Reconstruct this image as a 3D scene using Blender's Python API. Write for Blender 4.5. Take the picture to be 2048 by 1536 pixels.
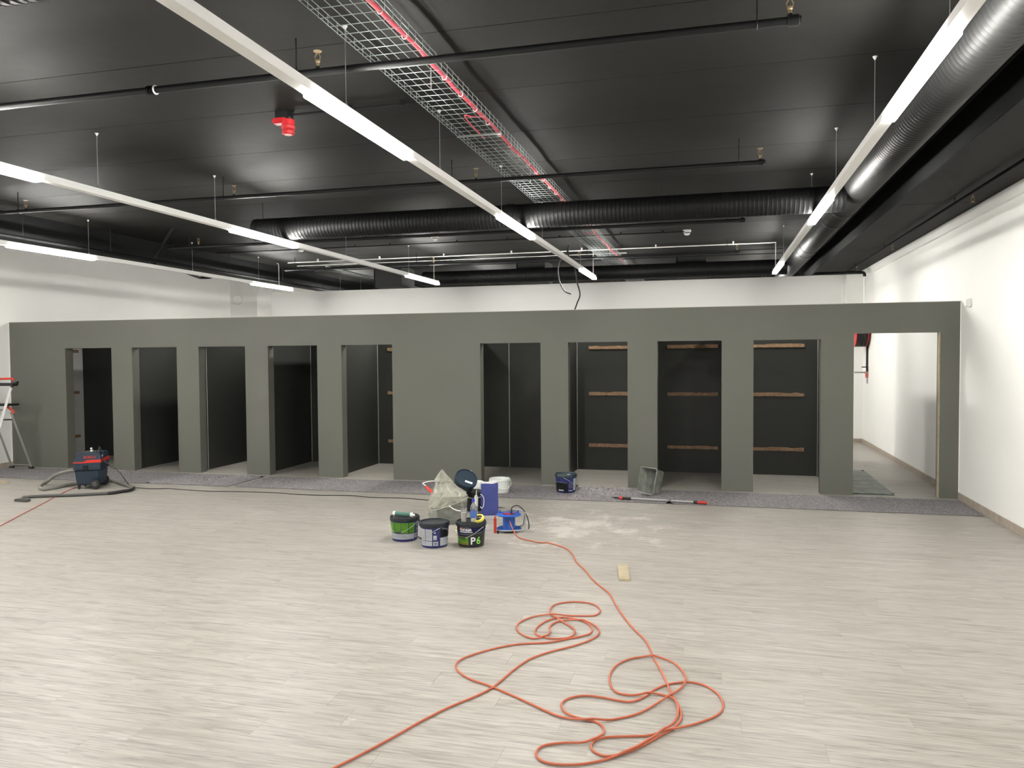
import bpy, bmesh, math, random
from mathutils import Vector, Matrix, noise
from math import sin, cos, pi, radians
random.seed(7)
SC = bpy.context.scene
COL = SC.collection
for o in list(bpy.data.objects):
    bpy.data.objects.remove(o)

# ------------------------------------------------------------------ camera
F_PX, YAW, PIT, ROL, CAM_H = 1558.144, 0.25303, 0.03494, -0.00722, 1.840
F_PX, YAW, PIT, ROL, CAM_H = 1558.1439, 0.253037, 0.034595, -0.007335, 1.84029
fw = Vector((-sin(YAW)*cos(PIT), cos(YAW)*cos(PIT), -sin(PIT)))
r0 = Vector((cos(YAW), sin(YAW), 0)); u0 = r0.cross(fw)
rt = cos(ROL)*r0 + sin(ROL)*u0; up = -sin(ROL)*r0 + cos(ROL)*u0
CAM = Vector((0, 0, CAM_H))
cd = bpy.data.cameras.new('camera'); cam = bpy.data.objects.new('camera', cd); COL.objects.link(cam)
cd.sensor_fit = 'HORIZONTAL'; cd.sensor_width = 36; cd.lens = F_PX*36/2048
cd.clip_start = .05; cd.clip_end = 100
M3 = Matrix((rt, up, -fw)).transposed()
cam.matrix_world = Matrix.Translation(CAM) @ M3.to_4x4()
SC.camera = cam

# ------------------------------------------------------------------ world, exposure
w = bpy.data.worlds.new('world'); SC.world = w; w.use_nodes = True
w.node_tree.nodes['Background'].inputs[0].default_value = (.9, .95, 1, 1)
w.node_tree.nodes['Background'].inputs[1].default_value = 0.02
vs = SC.view_settings
vs.view_transform = 'Standard'; vs.look = 'None'; vs.gamma = 1; vs.exposure = 2.43
vs.use_curve_mapping = False
LAMP = 40.0         # emission of the lit lamp covers

# ------------------------------------------------------------------ pixel -> point on a real plane (2048 x 1536 photograph)
def at(px, py, X=None, Y=None, Z=None):
    d = fw + rt*((px-1024)/F_PX) - up*((py-768)/F_PX)
    if X is not None: t = X/d.x
    elif Y is not None: t = Y/d.y
    else: t = (Z-CAM_H)/d.z
    return CAM + d*t
def onscreen(P):
    d = Vector(P)-CAM; z = d.dot(fw)
    if z < .3: return False
    x = 1024+F_PX*d.dot(rt)/z; y = 768-F_PX*d.dot(up)/z
    return -60 < x < 2108 and -60 < y < 1596

# ------------------------------------------------------------------ materials
def mat(name, col, rough=.6, metal=0, bump=0, bscale=40, var=0, vscale=6, spec=.5, alpha=1, trans=0, ior=1.45, emit=None, es=0):
    m = bpy.data.materials.new(name); m.use_nodes = True
    nt = m.node_tree; b = nt.nodes['Principled BSDF']
    b.inputs['Base Color'].default_value = (*col, 1); b.inputs['Roughness'].default_value = rough
    b.inputs['Metallic'].default_value = metal; b.inputs['IOR'].default_value = ior
    b.inputs['Specular IOR Level'].default_value = spec
    b.inputs['Transmission Weight'].default_value = trans; b.inputs['Alpha'].default_value = alpha
    if emit: b.inputs['Emission Color'].default_value = (*emit, 1); b.inputs['Emission Strength'].default_value = es
    if bump or var:
        tc = nt.nodes.new('ShaderNodeNewGeometry')
    if var:
        n = nt.nodes.new('ShaderNodeTexNoise'); n.inputs['Scale'].default_value = vscale; n.inputs['Detail'].default_value = 5
        nt.links.new(tc.outputs['Position'], n.inputs['Vector'])
        r = nt.nodes.new('ShaderNodeValToRGB')
        r.color_ramp.elements[0].position = .3; r.color_ramp.elements[1].position = .7
        r.color_ramp.elements[0].color = (*[c*(1-var) for c in col], 1)
        r.color_ramp.elements[1].color = (*[min(1, c*(1+var)) for c in col], 1)
        nt.links.new(n.outputs[0], r.inputs[0]); nt.links.new(r.outputs[0], b.inputs['Base Color'])
    if bump:
        n = nt.nodes.new('ShaderNodeTexNoise'); n.inputs['Scale'].default_value = bscale; n.inputs['Detail'].default_value = 4
        nt.links.new(tc.outputs['Position'], n.inputs['Vector'])
        bp = nt.nodes.new('ShaderNodeBump'); bp.inputs['Strength'].default_value = bump; bp.inputs['Distance'].default_value = .01
        nt.links.new(n.outputs[0], bp.inputs['Height']); nt.links.new(bp.outputs[0], b.inputs['Normal'])
    return m
WHITE = mat('white_wall_paint', (.80, .795, .77), .55, bump=.05, bscale=60, var=.015, vscale=1.2)
WHITE2 = mat('dimmed_wall_white', (.60, .597, .575), .6, bump=.05, bscale=60, var=.02, vscale=1.2)  # wall white with a darker colour, offsetting strong lamp light on the rear wall
WTRIM = mat('white_trim_paint', (.72, .71, .69), .5)
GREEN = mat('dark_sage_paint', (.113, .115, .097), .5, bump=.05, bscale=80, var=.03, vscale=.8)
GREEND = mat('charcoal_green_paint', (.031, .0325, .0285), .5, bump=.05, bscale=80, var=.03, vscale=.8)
BLKCEIL = mat('black_ceiling_paint', (.0125, .0124, .0114), .65, bump=.25, bscale=5, var=.14, vscale=1.5, spec=.12)
BLKDARK = mat('black_joint', (.012, .012, .012), .8)
BLKBEAM = mat('black_beam_paint', (.005, .0053, .0056), .6, spec=.1)
BLK = mat('black_pipe_paint', (.008, .0085, .009), .5, spec=.25)
DUCT = mat('black_duct_paint', (.011, .0113, .0112), .5, metal=0, spec=.28)
DUCTX = mat('black_cross_duct_paint', (.0045, .0047, .0048), .5, metal=0, spec=.16)
RAW = mat('unpainted_board_edge', (.45, .44, .40), .7)
LAMPW = mat('white_lamp_housing', (.84, .84, .83), .4)
LIT = mat('lit_lamp_cover', (1, 1, 1), .5, emit=(1, .98, .925), es=LAMP)
STEEL = mat('galvanised_steel', (.33, .37, .37), .4, metal=.6)
ALU = mat('brushed_aluminium', (.34, .34, .33), .45, metal=.6)
CHROME = mat('chrome', (.8, .8, .8), .12, metal=1)
WIRE = mat('thin_steel_wire', (.45, .45, .45), .4, metal=.5)
RED = mat('red_plastic', (.45, .014, .02), .4)
REDC = mat('red_cable', (.62, .06, .09), .5)
REDO = mat('orange_red_plastic', (.50, .035, .02), .4)
ORANGE = mat('orange_cable', (.47, .115, .055), .45)
BLKC = mat('black_rubber', (.012, .012, .013), .5)
WPL = mat('white_plastic', (.78, .78, .76), .4)
CREAM = mat('cream_plastic', (.70, .67, .52), .5)
WOOD = mat('pale_wood', (.38, .32, .215), .6, var=.12, vscale=14)
BASE = mat('wood_look_baseboard', (.36, .305, .25), .5, var=.12, vscale=10)
HARD = mat('brown_hardboard', (.33, .205, .12), .7, var=.22, vscale=18)
VAC = mat('blue_grey_plastic', (.014, .027, .045), .42)
VACR = mat('bright_red_plastic', (.50, .022, .014), .4)
GREYH = mat('grey_ribbed_hose', (.17, .165, .15), .5)
DGREY = mat('dark_grey_plastic', (.06, .06, .06), .45)
BUCKB = mat('charcoal_bucket_plastic', (.011, .0145, .019), .35, spec=.35)
BUCKN = mat('navy_label', (.018, .022, .11), .35)
BUCKK = mat('black_label', (.014, .016, .018), .35)
LGREEN = mat('green_label', (.17, .42, .045), .4)
LWHITE = mat('white_label', (.72, .74, .78), .4)
LGREY = mat('grey_label', (.27, .29, .33), .4)
LORANGE = mat('orange_label', (.85, .17, .04), .4)
LEMER = mat('light_green_lettering', (.25, .60, .10), .4)
WBUCK = mat('white_bucket_plastic', (.66, .69, .66), .35)
BLUEP = mat('blue_paper', (.038, .050, .205), .6, bump=.3, bscale=25)
PAPW = mat('white_paper', (.75, .75, .75), .6)
REELB = mat('blue_reel_plastic', (.02, .085, .36), .35)
YEL = mat('yellow_tape', (.80, .68, .10), .5)
TUBG = mat('grey_mortar_tub', (.23, .24, .215), .6, bump=.4, bscale=30, var=.35, vscale=12)
CAPB = mat('blue_cap', (.02, .04, .45), .4)
SLEEVE = mat('dark_green_roller', (.07, .16, .13), .7, bump=.4, bscale=200)
PINK = mat('murky_water', (.38, .345, .33), .3)
BRASS = mat('brass', (.20, .145, .08), .5, metal=.2)
GLASSM = mat('clear_plastic', (.93, .95, .95), .08, trans=.92, ior=1.12, alpha=.55)

def clear_sheet(name, col, a, rough=.35):
    m = bpy.data.materials.new(name); m.use_nodes = True
    nt = m.node_tree; nt.nodes.clear()
    out = nt.nodes.new('ShaderNodeOutputMaterial'); mx = nt.nodes.new('ShaderNodeMixShader')
    tr = nt.nodes.new('ShaderNodeBsdfTransparent'); p = nt.nodes.new('ShaderNodeBsdfPrincipled')
    p.inputs['Base Color'].default_value = (*col, 1); p.inputs['Roughness'].default_value = rough
    p.inputs['Subsurface Weight'].default_value = 0
    g = nt.nodes.new('ShaderNodeNewGeometry'); n = nt.nodes.new('ShaderNodeTexNoise')
    n.inputs['Scale'].default_value = 9; n.inputs['Detail'].default_value = 4
    nt.links.new(g.outputs['Position'], n.inputs['Vector'])
    mr = nt.nodes.new('ShaderNodeMapRange'); mr.inputs[1].default_value = .35; mr.inputs[2].default_value = .65
    mr.inputs[3].default_value = a-.12; mr.inputs[4].default_value = a+.12
    nt.links.new(n.outputs[0], mr.inputs[0]); nt.links.new(mr.outputs[0], mx.inputs[0])
    b = nt.nodes.new('ShaderNodeBump'); b.inputs['Strength'].default_value = .5; b.inputs['Distance'].default_value = .02
    nt.links.new(n.outputs[0], b.inputs['Height']); nt.links.new(b.outputs[0], p.inputs['Normal'])
    nt.links.new(tr.outputs[0], mx.inputs[1]); nt.links.new(p.outputs[0], mx.inputs[2]); nt.links.new(mx.outputs[0], out.inputs[0])
    return m
BAGM = clear_sheet('crumpled_plastic_film', (.40, .395, .325), .55, .28)
GREENG = mat('greenish_glass', (.10, .13, .112), .4, var=.45, vscale=9, spec=.35)

def felt_mat():
    m = bpy.data.materials.new('mottled_grey_felt'); m.use_nodes = True
    nt = m.node_tree; b = nt.nodes['Principled BSDF']; b.inputs['Roughness'].default_value = .95; b.inputs['Specular IOR Level'].default_value = .1
    g = nt.nodes.new('ShaderNodeNewGeometry')
    n = nt.nodes.new('ShaderNodeTexNoise'); n.inputs['Scale'].default_value = 42; n.inputs['Detail'].default_value = 8; n.inputs['Roughness'].default_value = .8
    nt.links.new(g.outputs['Position'], n.inputs['Vector'])
    r = nt.nodes.new('ShaderNodeValToRGB'); e = r.color_ramp.elements
    e[0].position = .34; e[0].color = (.05, .048, .052, 1); e[1].position = .68; e[1].color = (.43, .405, .412, 1)
    k = r.color_ramp.elements.new(.5); k.color = (.215, .200, .208, 1)
    nt.links.new(n.outputs[0], r.inputs[0]); nt.links.new(r.outputs[0], b.inputs['Base Color'])
    bp = nt.nodes.new('ShaderNodeBump'); bp.inputs['Strength'].default_value = .25; bp.inputs['Distance'].default_value = .01
    nt.links.new(n.outputs[0], bp.inputs['Height']); nt.links.new(bp.outputs[0], b.inputs['Normal'])
    return m
FELT = felt_mat()

def plank_mat():
    m = bpy.data.materials.new('greige_oak_vinyl'); m.use_nodes = True
    nt = m.node_tree; L = nt.links.new; N = nt.nodes.new
    b = nt.nodes['Principled BSDF']; b.inputs['Specular IOR Level'].default_value = .3
    g = N('ShaderNodeNewGeometry'); oi = N('ShaderNodeObjectInfo')
    def math_(op, a, c=None, v=None):
        q = N('ShaderNodeMath'); q.operation = op; L(a, q.inputs[0])
        if c is not None: L(c, q.inputs[1])
        if v is not None: q.inputs[1].default_value = v
        return q.outputs[0]
    rnd = math_('ADD', math_('MULTIPLY', oi.outputs['Random'], v=7.31), math_('MULTIPLY', g.outputs['Random Per Island'], v=5.77))
    fr = math_('FRACT', rnd)
    off = N('ShaderNodeCombineXYZ'); L(math_('MULTIPLY', rnd, v=17.3), off.inputs[0]); L(math_('MULTIPLY', rnd, v=9.1), off.inputs[2])
    ad = N('ShaderNodeVectorMath'); ad.operation = 'ADD'; L(g.outputs['Position'], ad.inputs[0]); L(off.outputs[0], ad.inputs[1])
    def noise_(scale3, sc, det, dist=0, rough=.6):
        mp = N('ShaderNodeMapping'); mp.inputs['Scale'].default_value = scale3; L(ad.outputs[0], mp.inputs[0])
        n = N('ShaderNodeTexNoise'); n.inputs['Scale'].default_value = sc; n.inputs['Detail'].default_value = det
        n.inputs['Distortion'].default_value = dist*1.3; n.inputs['Roughness'].default_value = rough; L(mp.outputs[0], n.inputs['Vector'])
        return n.outputs[0]
    big = noise_((.8, 7, 1), 1.8, 3, .6)
    mid = noise_((1.1, 24, 1), 2.4, 7, 1.0, .66)
    fine = noise_((2.2, 85, 1), 3.0, 4)
    def ramp(s, stops):
        r = N('ShaderNodeValToRGB'); e = r.color_ramp.elements
        e[0].position, e[0].color = stops[0][0], (*stops[0][1], 1); e[1].position, e[1].color = stops[-1][0], (*stops[-1][1], 1)
        for p_, c_ in stops[1:-1]:
            k = e.new(p_); k.color = (*c_, 1)
        L(s, r.inputs[0]); return r.outputs[0]
    c1 = ramp(big, [(.30, (.345, .323, .290)), (.5, (.400, .377, .340)), (.72, (.438, .416, .380))])
    s1 = ramp(mid, [(.36, (.62, .605, .59)), (.47, (.88, .875, .87)), (.59, (1, 1, 1))])
    s2 = ramp(fine, [(.34, (.87, .87, .87)), (.52, (1, 1, 1))])
    def mul(a, c, f=1):
        x = N('ShaderNodeMix'); x.data_type = 'RGBA'; x.blend_type = 'MULTIPLY'; x.inputs[0].default_value = f
        L(a, x.inputs[6]); L(c, x.inputs[7]); return x.outputs[2]
    # growth rings in bands
    mp = N('ShaderNodeMapping'); mp.inputs['Scale'].default_value = (.42, 5.5, 1); L(ad.outputs[0], mp.inputs[0])
    wv = N('ShaderNodeTexNoise'); wv.inputs['Scale'].default_value = 1.3; wv.inputs['Detail'].default_value = 1.5; L(mp.outputs[0], wv.inputs['Vector'])
    sn = math_('SINE', math_('MULTIPLY', wv.outputs[0], v=95))
    ring = ramp(math_('ADD', math_('MULTIPLY', sn, v=.5), v=.5), [(.0, (.87, .86, .85)), (.35, (1, 1, 1)), (1, (1, 1, 1))])
    tone = ramp(fr, [(0, (.955, .95, .945)), (1, (1, 1, 1))])
    c = mul(mul(mul(mul(c1, s1), s2), ring, .8), tone)
    # plaster dust trodden into the boards near the reel (world-fixed stain)
    dn = N('ShaderNodeTexNoise'); dn.inputs['Scale'].default_value = 2.4; dn.inputs['Detail'].default_value = 7; dn.inputs['Roughness'].default_value = .75; L(g.outputs['Position'], dn.inputs['Vector'])
    vd = N('ShaderNodeVectorMath'); vd.operation = 'DISTANCE'; L(g.outputs['Position'], vd.inputs[0]); vd.inputs[1].default_value = (-1.45, 8.35, 0)
    dm = N('ShaderNodeMapRange'); L(vd.outputs['Value'], dm.inputs[0]); dm.inputs[1].default_value = .3; dm.inputs[2].default_value = 1.7; dm.inputs[3].default_value = .19; dm.inputs[4].default_value = 0
    dd = math_('ADD', dn.outputs[0], dm.outputs[0])
    dr = N('ShaderNodeMapRange'); L(dd, dr.inputs[0]); dr.inputs[1].default_value = .64; dr.inputs[2].default_value = .76; dr.inputs[4].default_value = .55
    mx = N('ShaderNodeMix'); mx.data_type = 'RGBA'; L(dr.outputs[0], mx.inputs[0]); L(c, mx.inputs[6]); mx.inputs[7].default_value = (.66, .64, .58, 1)
    L(mx.outputs[2], b.inputs['Base Color'])
    rr = N('ShaderNodeMapRange'); L(mid, rr.inputs[0]); rr.inputs[3].default_value = .34; rr.inputs[4].default_value = .46
    L(rr.outputs[0], b.inputs['Roughness'])
    bp = N('ShaderNodeBump'); bp.inputs['Strength'].default_value = .12; bp.inputs['Distance'].default_value = .004
    L(fine, bp.inputs['Height']); L(bp.outputs[0], b.inputs['Normal'])
    return m
PLANK = plank_mat()

# ------------------------------------------------------------------ mesh helpers
def link(name, me, m=None, parent=None, loc=None, rot=None):
    o = bpy.data.objects.new(name, me); COL.objects.link(o)
    if m is not None and me is not None and not me.materials: me.materials.append(m)
    if parent is not None: o.parent = parent
    if loc is not None: o.location = loc
    if rot is not None: o.rotation_euler = rot
    return o
def fin(bm, name, m, parent=None, smooth=False, loc=None, rot=None):
    me = bpy.data.meshes.new(name)
    bmesh.ops.recalc_face_normals(bm, faces=bm.faces)
    bm.to_mesh(me); bm.free()
    if smooth:
        for p in me.polygons: p.use_smooth = True
        try: me.set_sharp_from_angle(angle=radians(38))
        except Exception: pass
    return link(name, me, m, parent, loc, rot)
def box(bm, x0, x1, y0, y1, z0, z1, bev=0):
    r = bmesh.ops.create_cube(bm, size=1, matrix=Matrix.Translation(((x0+x1)/2, (y0+y1)/2, (z0+z1)/2)) @ Matrix.Diagonal((abs(x1-x0), abs(y1-y0), abs(z1-z0), 1)))
    if bev:
        ed = list({e for v in r['verts'] for e in v.link_edges})
        bmesh.ops.bevel(bm, geom=ed, offset=bev, segments=2, affect='EDGES')
def boxo(name, x0, x1, y0, y1, z0, z1, m, parent=None, bev=0, **k):
    bm = bmesh.new(); box(bm, x0, x1, y0, y1, z0, z1, bev); return fin(bm, name, m, parent, **k)
def tube(bm, pts, r, seg=8, closed=False, cap=True, flat=None):
    pts = [Vector(p) for p in pts]; n = len(pts); rings = []
    ref = None
    for i, p in enumerate(pts):
        if closed: t = pts[(i+1) % n]-pts[i-1]
        else: t = pts[min(i+1, n-1)]-pts[max(i-1, 0)]
        if t.length < 1e-9: t = Vector((0, 0, 1))
        t.normalize()
        if ref is None:
            ref = Vector((0, 0, 1)) if abs(t.z) < .9 else Vector((1, 0, 0))
        s = t.cross(ref)
        if s.length < 1e-4: s = t.cross(Vector((1, .3, 0)))
        s.normalize(); q = s.cross(t); q.normalize(); ref = q
        rr = r[i] if isinstance(r, (list, tuple)) else r
        rings.append([bm.verts.new(p + (s*cos(2*pi*k/seg) + q*sin(2*pi*k/seg))*rr) for k in range(seg)])
    m = n if closed else n-1
    for i in range(m):
        a, b = rings[i], rings[(i+1) % n]
        for k in range(seg):
            bm.faces.new((a[k], a[(k+1) % seg], b[(k+1) % seg], b[k]))
    if cap and not closed:
        bm.faces.new(rings[0]); bm.faces.new(rings[-1])
def tubeo(name, pts, r, m, parent=None, seg=8, **k):
    bm = bmesh.new(); tube(bm, pts, r, seg, **k); return fin(bm, name, m, parent, smooth=True)
def lathe(bm, prof, seg=32, mtx=None, cap0=True, cap1=True):
    rings = []
    for r, z in prof:
        rings.append([bm.verts.new((r*cos(2*pi*k/seg), r*sin(2*pi*k/seg), z)) for k in range(seg)])
    for a, b in zip(rings, rings[1:]):
        for k in range(seg):
            bm.faces.new((a[k], a[(k+1) % seg], b[(k+1) % seg], b[k]))
    if cap0: bm.faces.new(rings[0])
    if cap1: bm.faces.new(rings[-1])
    if mtx is not None: bmesh.ops.transform(bm, matrix=mtx, verts=[v for r in rings for v in r])
def latheo(name, prof, m, parent=None, seg=32, mtx=None, **k):
    loc = k.pop('loc', None); rot = k.pop('rot', None)
    bm = bmesh.new(); lathe(bm, prof, seg, mtx, **k); return fin(bm, name, m, parent, smooth=True, loc=loc, rot=rot)
def prism(bm, poly, y0, y1, bev=0):       # polygon in x,z extruded along y
    a = [bm.verts.new((x, y0, z)) for x, z in poly]; b = [bm.verts.new((x, y1, z)) for x, z in poly]
    f = [bm.faces.new(a), bm.faces.new(b)]; n = len(poly)
    for i in range(n): f.append(bm.faces.new((a[i], a[(i+1) % n], b[(i+1) % n], b[i])))
    if bev: bmesh.ops.bevel(bm, geom=list({e for q in f for e in q.edges}), offset=bev, segments=2, affect='EDGES')
def smooth_path(pts, sub=6, closed=False):
    P = [Vector(p) for p in pts]; n = len(P); out = []
    rng = n if closed else n-1
    for i in range(rng):
        if closed: p0, p1, p2, p3 = P[i-1], P[i], P[(i+1) % n], P[(i+2) % n]
        else: p0, p1, p2, p3 = P[max(i-1, 0)], P[i], P[i+1], P[min(i+2, n-1)]
        for s in range(sub):
            t = s/sub
            out.append(.5*((2*p1)+(p2-p0)*t+(2*p0-5*p1+4*p2-p3)*t*t+(3*p1-p0-3*p2+p3)*t**3))
    if not closed: out.append(P[-1])
    return out
def tag(o, label, cat, group=None):
    o['label'] = label; o['category'] = cat
    if group: o['group'] = group
    return o
def thing(name, label, cat, loc=(0, 0, 0), rz=0, group=None, rot=None):
    o = bpy.data.objects.new(name, None); COL.objects.link(o)
    o.location = loc; o.rotation_euler = rot if rot else (0, 0, rz); o.empty_display_size = .1
    return tag(o, label, cat, group)
def struct(o): o['kind'] = 'structure'; return o
def text_flat(s, size, ext=.0006):
    cu = bpy.data.curves.new('txt', 'FONT'); cu.body = s; cu.size = size; cu.align_x = 'CENTER'; cu.extrude = ext; cu.resolution_u = 3
    cu.offset = size*.018
    o = bpy.data.objects.new('txt', cu); COL.objects.link(o)
    dg = bpy.context.evaluated_depsgraph_get(); dg.update()
    me = bpy.data.meshes.new_from_object(o.evaluated_get(dg)); bpy.data.objects.remove(o); bpy.data.curves.remove(cu)
    return me

# ================================================================== SETTING
XL, XR = -11.84, 3.02
YB, YF = -6.0, 18.1
D = 10.93           # front of the dark partition
ZC = 3.63

# ---- floor: sub-floor slab with vinyl planks laid on it
floor = struct(boxo('floor', XL-.2, XR+.2, YB-.2, 22.3, -.12, -.004, BLKDARK))
PW, PL = .19, 1.25
def plank_mesh(bm, x0, x1, y0, y1):
    g = .0002; c = .0006
    a = [bm.verts.new(v) for v in ((x0+g, y0+g, -.004), (x1-g, y0+g, -.004), (x1-g, y1-g, -.004), (x0+g, y1-g, -.004))]
    b = [bm.verts.new((v.co.x, v.co.y, -.0008)) for v in a]
    t = [bm.verts.new(v) for v in ((x0+g+c, y0+g+c, 0), (x1-g-c, y0+g+c, 0), (x1-g-c, y1-g-c, 0), (x0+g+c, y1-g-c, 0))]
    for u, v in ((a, b), (b, t)):
        for k in range(4): bm.faces.new((u[k], u[(k+1) % 4], v[(k+1) % 4], v[k]))
    bm.faces.new(t)
planks = []
rows = int((22.0-YB)/PW)
for j in range(rows):
    y0 = YB+j*PW; x = XL-random.random()*PL
    while x < XR:
        a, b = max(x, XL), min(x+PL, XR)
        if b-a > .02: planks.append((a, b, y0, y0+PW))
        x += PL
def pk(p):
    c = Vector(((p[0]+p[1])/2, (p[2]+p[3])/2, 0))
    vis = any(onscreen((x, y, 0)) for x in (p[0], c.x, p[1]) for y in (p[2], p[3]))
    return (0 if vis else 1, (c-CAM).length)
planks.sort(key=pk)
cache = {}
for p in planks[:298]:
    ln = round(p[1]-p[0], 3)
    if ln not in cache:
        bm = bmesh.new(); plank_mesh(bm, 0, ln, 0, PW)
        me = bpy.data.meshes.new('plank'); bm.to_mesh(me); bm.free(); me.materials.append(PLANK); cache[ln] = me
    link('plank', cache[ln], None, floor, (p[0], p[2], 0))
bm = bmesh.new()
for p in planks[298:]: plank_mesh(bm, *p)
o = fin(bm, 'plank', PLANK, floor); o['kind'] = 'stuff'

# ---- ceiling: concrete slabs between two beams
ceiling = struct(boxo('ceiling', -8.5, XR+.2, YB-.2, 22.3, ZC+.04, ZC+.2, BLKDARK))
k = 0; y = 4.11-.98*11
while y < 22:
    boxo('ceiling_slab', -8.2, 1.6, y+.003, y+.977, ZC, ZC+.04, BLKCEIL, ceiling); y += .98
boxo('raised_ceiling', XL, -8.5, YB, 18.1, 4.10, 4.2, BLKCEIL, ceiling)
for (x0, x1, zz) in ((1.6, XR, 3.575),):
    y = YB
    while y < 18:
        boxo('ceiling_slab', x0, x1, y+.004, y+3.99, zz, ZC+.04, BLKCEIL, ceiling); y += 4
boxo('ceiling_beam', -8.5, -8.2, YB, 22, 3.33, 4.2, BLKBEAM, ceiling, bev=.006)
boxo('ceiling_beam', 1.715, 1.757, YB, 22, 3.30, ZC+.02, BLKBEAM, ceiling, bev=.006)

# ---- outer walls
wr = struct(boxo('wall_right', XR, XR+.15, YB, 18.3, 0, 3.575, WHITE))
boxo('wall_band', XR-.045, XR, YB, 17.5, 3.445, 3.572, WHITE, wr)
wl = struct(boxo('wall_left', XL-.15, XL, YB, 18.3, 0, 4.2, WHITE))
wb = struct(boxo('wall_back', XL, -8.5, YF, YF+.15, 0, 4.2, WHITE))
boxo('wall_panel', 1.75, XR, YF, YF+.15, 0, 3.60, WHITE, wb)
boxo('wall_panel', -8.2, 1.75, 22, 22.15, 0, 3.66, WHITE, wb)
boxo('column', XL, -11.07, 17.36, YF, 0, 4.1, WHITE, wb)
boxo('column', 2.69, XR, 17.55, YF, 0, 3.57, WHITE, wb)
struct(boxo('wall_front', XL-.1, XR+.1, YB-.15, YB, 0, 4.2, WHITE))
wm = struct(boxo('wall_rear', -8.97, 2.155, 14.6, 14.75, 0, 3.226, WHITE2))
struct(boxo('baseboard_right', XR-.014, XR, D+.17, 17.55, 0, .082, BASE))
o = boxo('baseboard_run', XR-.014, XR, YB, D-.0, 0, .082, BASE, bpy.data.objects['baseboard_right'])
struct(boxo('baseboard_left', XL, XL+.014, YB, D, 0, .082, BASE))
struct(boxo('baseboard_back', 2.70, XR-.014, 17.536, 17.55, 0, .082, BASE))
struct(boxo('baseboard_front', XL, XR, YB, YB+.014, 0, .082, BASE))

# ---- dark partition with ten openings
OP = [(-10.664, -9.732), (-9.325, -8.466), (-8.054, -7.203), (-6.795, -5.941), (-5.528, -4.690),
      (-3.304, -2.401), (-1.999, -1.159), (-.750, .109), (.521, 1.368), (1.769, 2.789)]
HT, TH, DZ = 2.5, .165, 2.043
bm = bmesh.new()
xs = [XL+.0] + [v for a in OP for v in a] + [XR]
for i in range(0, len(xs), 2):
    z1 = HT
    box(bm, xs[i], xs[i+1], D, D+TH, 0, HT)
for i, (a, b) in enumerate(OP):
    box(bm, a, b, D, D+TH, 2.116 if i == 9 else DZ, HT)
bmesh.ops.remove_doubles(bm, verts=bm.verts, dist=.0005)
wp = struct(fin(bm, 'wall_middle', GREEN))
boxo('top_strip', XL+.01, XR, D+.002, D+TH, HT, HT+.006, RAW, wp)
boxo('jamb_board', 2.774, 2.7885, D+.012, D+.065, 0, 2.116, WOOD, wp)
boxo('edge_bead', XL+.001, XL+.012, D-.004, D+.01, 0, HT, WTRIM, wp)
boxo('edge_bead', XR-.012, XR-.001, D-.004, D+.01, .085, HT, WTRIM, wp)
YB2 = 12.55
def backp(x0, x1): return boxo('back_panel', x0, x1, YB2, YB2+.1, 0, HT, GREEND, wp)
def batten(x0, x1, z, par, seed):
    r_ = random.Random(seed); bm = bmesh.new(); n = 16; top = []; bot = []
    h = .055; c = 0
    for i in range(n+1):
        x = x0+(x1-x0)*i/n
        if r_.random() < .35: c = r_.choice((0, -.006, .003, -.009))
        top.append((x, z+h/2+c)); bot.append((x, z-h/2+(0 if r_.random() < .8 else .004)))
    prism(bm, top+bot[::-1], YB2-.014, YB2-.0005)
    o = fin(bm, 'batten', HARD, par)
    for t in (.12, .38, .62, .88):
        if r_.random() < .7:
            pass
    return o
bps = [(-11.84, -9.5), (-9.4, -8.26), (-8.16, -7.05), (-6.95, -5.76), (-5.66, -4.2), (-4.1, -2.25), (-2.15, -1.0), (-.9, .27), (.37, 1.63)]
BT = {4: (-5.47, -4.70), 6: (-1.955, -1.185), 7: (-.702, .07), 8: (.565, 1.335)}
for i, (a, b) in enumerate(bps):
    if i == 5:
        p1 = backp(a, -3.297); p2 = backp(-3.289, b); boxo('joint_strip', -3.298, -3.288, YB2-.002, YB2+.05, .01, HT, RAW, wp)
    else:
        p1 = backp(a, b)
    if i in BT:
        for q, z in enumerate((1.985, 1.238, .40)): batten(*BT[i], z, p1, i*10+q)
def divp(x1, w=.1, face=1):
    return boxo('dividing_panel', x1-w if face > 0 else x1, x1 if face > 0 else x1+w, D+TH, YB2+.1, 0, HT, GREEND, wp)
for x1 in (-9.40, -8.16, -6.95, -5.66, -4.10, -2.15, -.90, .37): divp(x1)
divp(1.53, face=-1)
for x1, yy in ((-8.16, D+TH+.17), (-6.95, D+TH+.17)):
    boxo('joint_strip', x1, x1+.004, yy, yy+.012, .01, HT, RAW, wp)
for x1, xd in ((-6.95, 1), (-5.66, 1), (-2.15, 1), (1.53, -1)):
    a, b = sorted((x1, x1+.007*xd)); boxo('joint_strip', a, b, YB2-.007, YB2, .01, HT, RAW, wp)
for q, z in enumerate((2.01, 1.222, .382)):          # battens on the white left wall inside the first cubicle
    boxo('batten', XL, XL+.014, 11.35, 12.44, z-.027, z+.027, HARD, wl)
print('setting done')

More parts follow.
